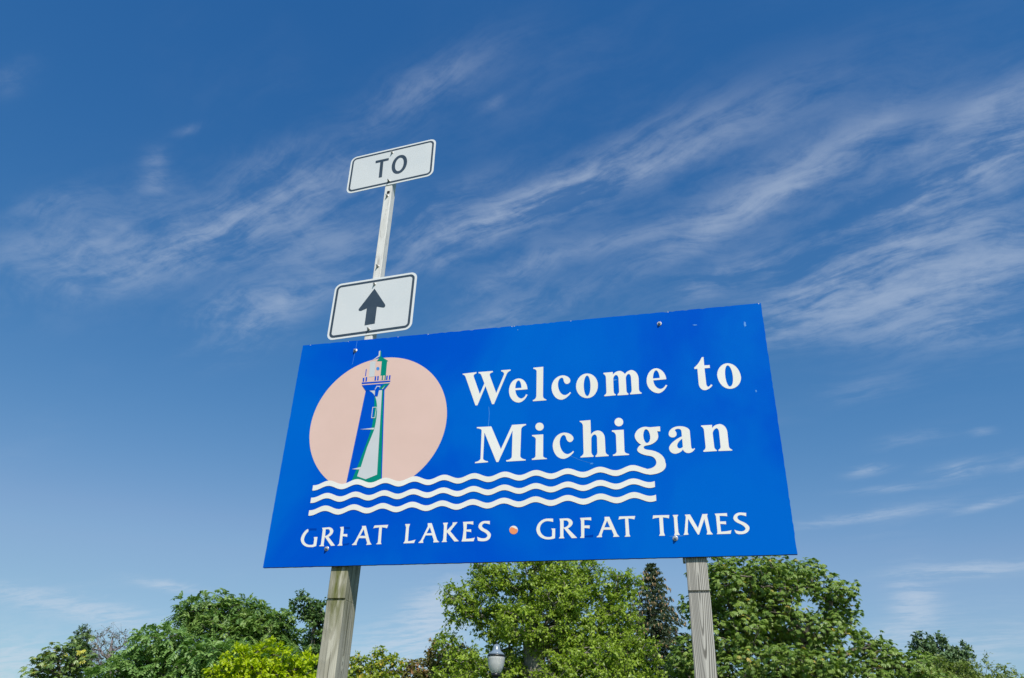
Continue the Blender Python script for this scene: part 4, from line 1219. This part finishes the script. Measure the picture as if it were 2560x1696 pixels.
TREES = [
    # name, label, distance, lobes, style, leaves, seed, spacing, reach, leaf, per, options
    ('linden_tree', 'broad yellow-green leafy tree rising behind the middle of the welcome sign', 26.0,
     [(1245, 1450, 48, 60), (1205, 1420, 22, 16), (1200, 1462, 18, 10), (1365, 1440, 96, 70), (1465, 1450, 56, 58), (1548, 1448, 16, 26), (1572, 1466, 12, 22), (1532, 1502, 42, 54), (1150, 1492, 30, 14), (1140, 1530, 26, 12), (1175, 1518, 40, 30), (1110, 1606, 26, 12), (1240, 1560, 76, 62), (1370, 1560, 130, 110),
      (1500, 1575, 110, 90), (1575, 1628, 62, 70), (1168, 1652, 56, 40), (1290, 1680, 140, 90), (1480, 1690, 150, 90), (1620, 1728, 72, 70), (1190, 1760, 120, 90), (1400, 1790, 180, 90), (1570, 1800, 120, 90)],
     'simple', L_LINDEN, 3, 0.30, 0.36, 0.104, 62, {'twig_r': 0.0085, 'bark': M_LIMB}),
    ('maple_tree', 'dense round-topped green tree right of the right wooden post', 27.0,
     [(1800, 1455, 90, 62), (1900, 1445, 110, 58), (2010, 1440, 80, 52), (2085, 1490, 58, 46), (2105, 1540, 44, 38), (1745, 1505, 40, 50), (1830, 1560, 110, 80), (1960, 1560, 130, 90),
      (2060, 1590, 80, 56), (1780, 1660, 100, 70), (1920, 1680, 130, 80), (2060, 1670, 110, 70), (2175, 1615, 48, 48), (2190, 1675, 62, 55), (2222, 1645, 54, 50), (2275, 1676, 52, 36), (2320, 1700, 52, 32), (1850, 1780, 150, 80), (2060, 1790, 150, 80), (2240, 1790, 90, 55)],
     'palmate', L_CHEST, 5, 0.31, 0.26, 0.150, 8, {}),
    ('locust_tree', 'tall flat-topped feathery green tree left of the left wooden post', 36.0,
     [(500, 1526, 46, 24), (570, 1516, 60, 24), (640, 1542, 66, 28), (700, 1562, 40, 28), (470, 1539, 24, 16), (530, 1574, 66, 36), (620, 1586, 90, 44), (705, 1604, 50, 40), (600, 1664, 120, 60), (600, 1764, 130, 70)],
     'pinnate', L_LOCUST, 8, 0.38, 0.50, 0.17, 5, {}),
    ('sumac_tree', 'wide mass of drooping green fronds at the lower left behind the golden tree', 29.0,
     [(405, 1600, 56, 28), (360, 1648, 70, 46), (465, 1633, 70, 42), (300, 1693, 75, 48), (420, 1708, 120, 60), (560, 1643, 80, 42), (600, 1698, 110, 66), (250, 1753, 90, 50), (480, 1798, 200, 80), (690, 1648, 60, 46), (720, 1718, 80, 66)],
     'pinnate', L_SUMAC, 12, 0.35, 0.45, 0.155, 5, {}),
    ('hornbeam_tree', 'dark green narrow tree tucked against the left wooden post', 33.0,
     [(766, 1520, 26, 25), (795, 1538, 34, 38), (800, 1588, 52, 55), (800, 1678, 66, 70), (800, 1788, 75, 70)],
     'simple', L_DARK, 14, 0.33, 0.30, 0.14, 54, {}),
    ('golden_maple', 'bright yellow-green small tree at the bottom edge left of the left post', 21.0,
     [(608, 1652, 40, 34), (700, 1640, 52, 38), (762, 1665, 36, 42), (560, 1698, 42, 26), (660, 1705, 100, 52), (760, 1735, 60, 50), (640, 1795, 140, 70)],
     'simple', L_GOLD, 17, 0.24, 0.20, 0.105, 48, {}),
    ('serviceberry_bush', 'small green bush flecked with yellow just right of the left post', 25.0,
     [(890, 1672, 24, 24), (948, 1652, 20, 28), (982, 1672, 16, 26), (925, 1705, 58, 36), (935, 1760, 76, 50)],
     'simple', L_AUTUMN, 19, 0.28, 0.26, 0.11, 48, {'category': 'bush'}),
    ('dogwood_bush', 'bronze-tinged bush between the small yellow-flecked bush and the central tree', 28.0,
     [(1040, 1675, 26, 22), (1088, 1645, 36, 26), (1140, 1645, 38, 32), (1085, 1702, 78, 42), (1100, 1775, 100, 60)],
     'simple', L_BRONZE, 23, 0.31, 0.28, 0.12, 48, {'category': 'bush'}),
    ('laurel_tree', 'glossy dark green tree at the far left bottom corner', 30.0,
     [(165, 1642, 52, 40), (112, 1668, 46, 34), (78, 1692, 30, 18), (208, 1645, 40, 46), (140, 1735, 105, 55), (200, 1785, 90, 60)],
     'palmate', L_LAUREL, 29, 0.33, 0.24, 0.17, 6, {}),
    ('cedar_tree', 'slim dark evergreen tip poking up behind the far left tree', 37.0,
     [(208, 1588, 5, 12), (202, 1606, 9, 12), (200, 1626, 14, 16), (204, 1658, 22, 28), (205, 1718, 34, 50)],
     'simple', L_PINE, 31, 0.24, 0.20, 0.11, 48, {}),
    ('twiggy_tree', 'thin grey half-bare tree showing its twigs at the lower left', 42.0,
     [(238, 1606, 26, 20), (285, 1594, 32, 24), (315, 1606, 20, 18), (262, 1640, 50, 36), (300, 1690, 50, 40), (265, 1760, 60, 50)],
     'simple', L_SPARSE, 37, 0.40, 0.55, 0.12, 48, {'bare': True, 'twig_r': 0.009, 'bark': M_TWIG}),
    ('pine_tree', 'dark ragged-topped pine at the lower right corner', 42.0,
     [(2298, 1612, 9, 14), (2318, 1626, 12, 12), (2346, 1604, 9, 16), (2362, 1622, 12, 14), (2412, 1634, 8, 14), (2396, 1644, 12, 12), (2335, 1650, 42, 24), (2388, 1674, 44, 28), (2360, 1740, 80, 60)],
     'simple', L_PINE, 41, 0.34, 0.32, 0.16, 54, {}),
    ('ash_tree', 'pale green fine-leaved tree in front of the dark pine', 37.0,
     [(2316, 1680, 54, 34), (2385, 1682, 52, 34), (2440, 1698, 40, 28), (2350, 1750, 110, 60)],
     'simple', L_PALE, 43, 0.33, 0.34, 0.14, 48, {}),
    ('willow_tree', 'loose wispy pale green tree at the right edge', 39.0,
     [(2476, 1688, 30, 22), (2520, 1706, 30, 20), (2552, 1716, 26, 16), (2500, 1760, 80, 45)],
     'simple', L_PALE, 47, 0.46, 0.55, 0.14, 42, {}),
    ('holly_tree', 'deep shaded green tree filling the gap left of the right post', 32.0,
     [(1712, 1650, 26, 50), (1720, 1720, 50, 60), (1725, 1790, 60, 50)],
     'palmate', L_DARK, 53, 0.34, 0.28, 0.18, 6, {}),
]
for (nm, lab, Y, spec, style, lm, seed, spc, rch, lf, per, kw) in TREES:
    r_, k_ = build_tree(nm, lab, Y, spec, style, lm, seed, spc, rch, lf, per, **kw)
    tri_total += k_


# spruce with hanging cones behind the central tree
def build_spruce(label, px, py, Y):
    rng = np.random.default_rng(77)
    apex = at(px, py, Y)
    org = np.array([apex[0], apex[1], 0.0])
    H = apex[2]
    root = tag(empty('spruce_tree', tuple(org)), label, 'tree')
    zt = np.linspace(-0.2, H, 14)
    tp = np.stack([rng.normal(size=14) * 0.02, rng.normal(size=14) * 0.02, zt], 1)
    tr = np.linspace(0.19, 0.010, 14)
    v, q = tubes(tp[:-1], tp[1:], tr[:-1], tr[1:], 9)
    tv, tq = v, q
    b0, b1, br0, br1 = [], [], [], []
    NB, NA, NN, NL = [], [], [], []
    cones = []
    z = H - 0.10
    for zz in np.linspace(0.02, 0.5, 40):
        NB.append(np.array([[0, 0, H - zz]]))
        NA.append(unit(rng.normal(size=(1, 3)) * np.array([0.6, 0.6, 0.2]) + np.array([0, 0, 0.7])))
        NN.append(unit(rng.normal(size=(1, 3))))
        NL.append(np.array([0.10]))
    while z > 1.2:
        below = H - z
        R = min(0.03 + 0.52 * below ** 1.1, 2.3) * rng.uniform(0.88, 1.1)
        cnt = 5 if below < 0.6 else 7
        a0 = rng.uniform(0, 6.28)
        for k in range(cnt):
            a = a0 + 6.283 * k / cnt + rng.normal() * 0.15
            out_ = np.array([math.cos(a), math.sin(a), 0])
            lat = np.array([-math.sin(a), math.cos(a), 0])
            Rk = R * rng.uniform(0.75, 1.15)
            prev = np.array([0, 0, z])
            m_ = max(3, int(Rk / 0.22))
            rise = 0.75 * max(0.0, 1.0 - below / 1.6) + rng.uniform(0.0, 0.18)
            for j in range(1, m_ + 1):
                f = j / m_
                p = np.array([0, 0, z]) + out_ * Rk * f + np.array([0, 0, Rk * (rise * f - 0.42 * f * (1 - 0.45 * f))])
                b0.append(prev)
                b1.append(p)
                br0.append(0.018 * (1 - f) + 0.005)
                br1.append(0.014 * (1 - f) + 0.004)
                for s_ in (-1, 1, 0):
                    tl = (0.10 + 0.30 * (1 - f) * min(below, 2.0) / 2.0 + 0.05) * rng.uniform(0.7, 1.2)
                    td = unit(out_ * 0.6 + lat * s_ * 1.0 + np.array([0, 0, 0.25 - 0.55 * min(1.0, below / 1.2)]) + rng.normal(size=3) * 0.15)
                    kk = max(3, int(tl / 0.016))
                    t = rng.uniform(0, 1, kk * 2)
                    pos = p + td * (tl * t)[:, None] - np.array([0, 0, 1]) * (0.25 * tl * t ** 2)[:, None]
                    ax = unit(td * 0.7 + rng.normal(size=(kk * 2, 3)) * 0.6)
                    NB.append(pos)
                    NA.append(ax)
                    NN.append(unit(rng.normal(size=(kk * 2, 3)) + np.array([0, 0, 0.8])))
                    NL.append(rng.uniform(0.06, 0.11, kk * 2))
                    if 0.30 < below < 3.6 and f > 0.40 and rng.uniform() < 0.46:
                        cones.append(p + td * tl * rng.uniform(0.6, 1.1) + out_ * 0.06)
                prev = p
        z -= 0.19 + 0.03 * min(below, 4)
    v, q = tubes(np.array(b0), np.array(b1), np.array(br0), np.array(br1), 4)
    link('trunk', raw_mesh('trunk', np.concatenate([tv, v]), np.concatenate([tq, q + len(tv)])), [M_BARK], root)
    NB, NA, NN = map(np.concatenate, (NB, NA, NN))
    NL = np.concatenate(NL)
    v, t, tn = leaves_mesh('crown', NB, NA, NN, NL, NL * 0.38, rng.uniform(0, 1, len(NB)))
    link('crown', raw_mesh('crown', v, t, tn), [L_NEEDLE], root)
    mt, n, o = material('spruce_cone_scales')
    at_ = n.new('ShaderNodeAttribute', attribute_name='tone')
    principled(n, o, n.mix(at_.outputs['Fac'], (0.26, 0.165, 0.075), (0.44, 0.300, 0.150)), 0.7)
    cones = np.array(cones)
    c0 = cones
    dn = unit(np.array([0, 0, -1.0]) + rng.normal(size=cones.shape) * 0.22)
    ln = rng.uniform(0.11, 0.17, len(cones))[:, None]
    va, qa = tubes(c0, c0 + dn * ln * 0.35, np.full(len(cones), 0.010), np.full(len(cones), 0.027), 6)
    vb, qb = tubes(c0 + dn * ln * 0.35, c0 + dn * ln, np.full(len(cones), 0.027), np.full(len(cones), 0.006), 6)
    tone = np.concatenate([np.repeat(rng.uniform(0, 1, len(cones)), 12)] * 2)
    cn = link('cones', raw_mesh('cones', np.concatenate([va, vb]), np.concatenate([qa, qb + len(va)]), tone), [mt], root)
    cn['kind'] = 'stuff'
    return len(t)


tri_total += build_spruce('pointed spruce heavy with brown cones between the central tree and right post', 1628, 1410, 33.0)
print('leaf triangles', tri_total)
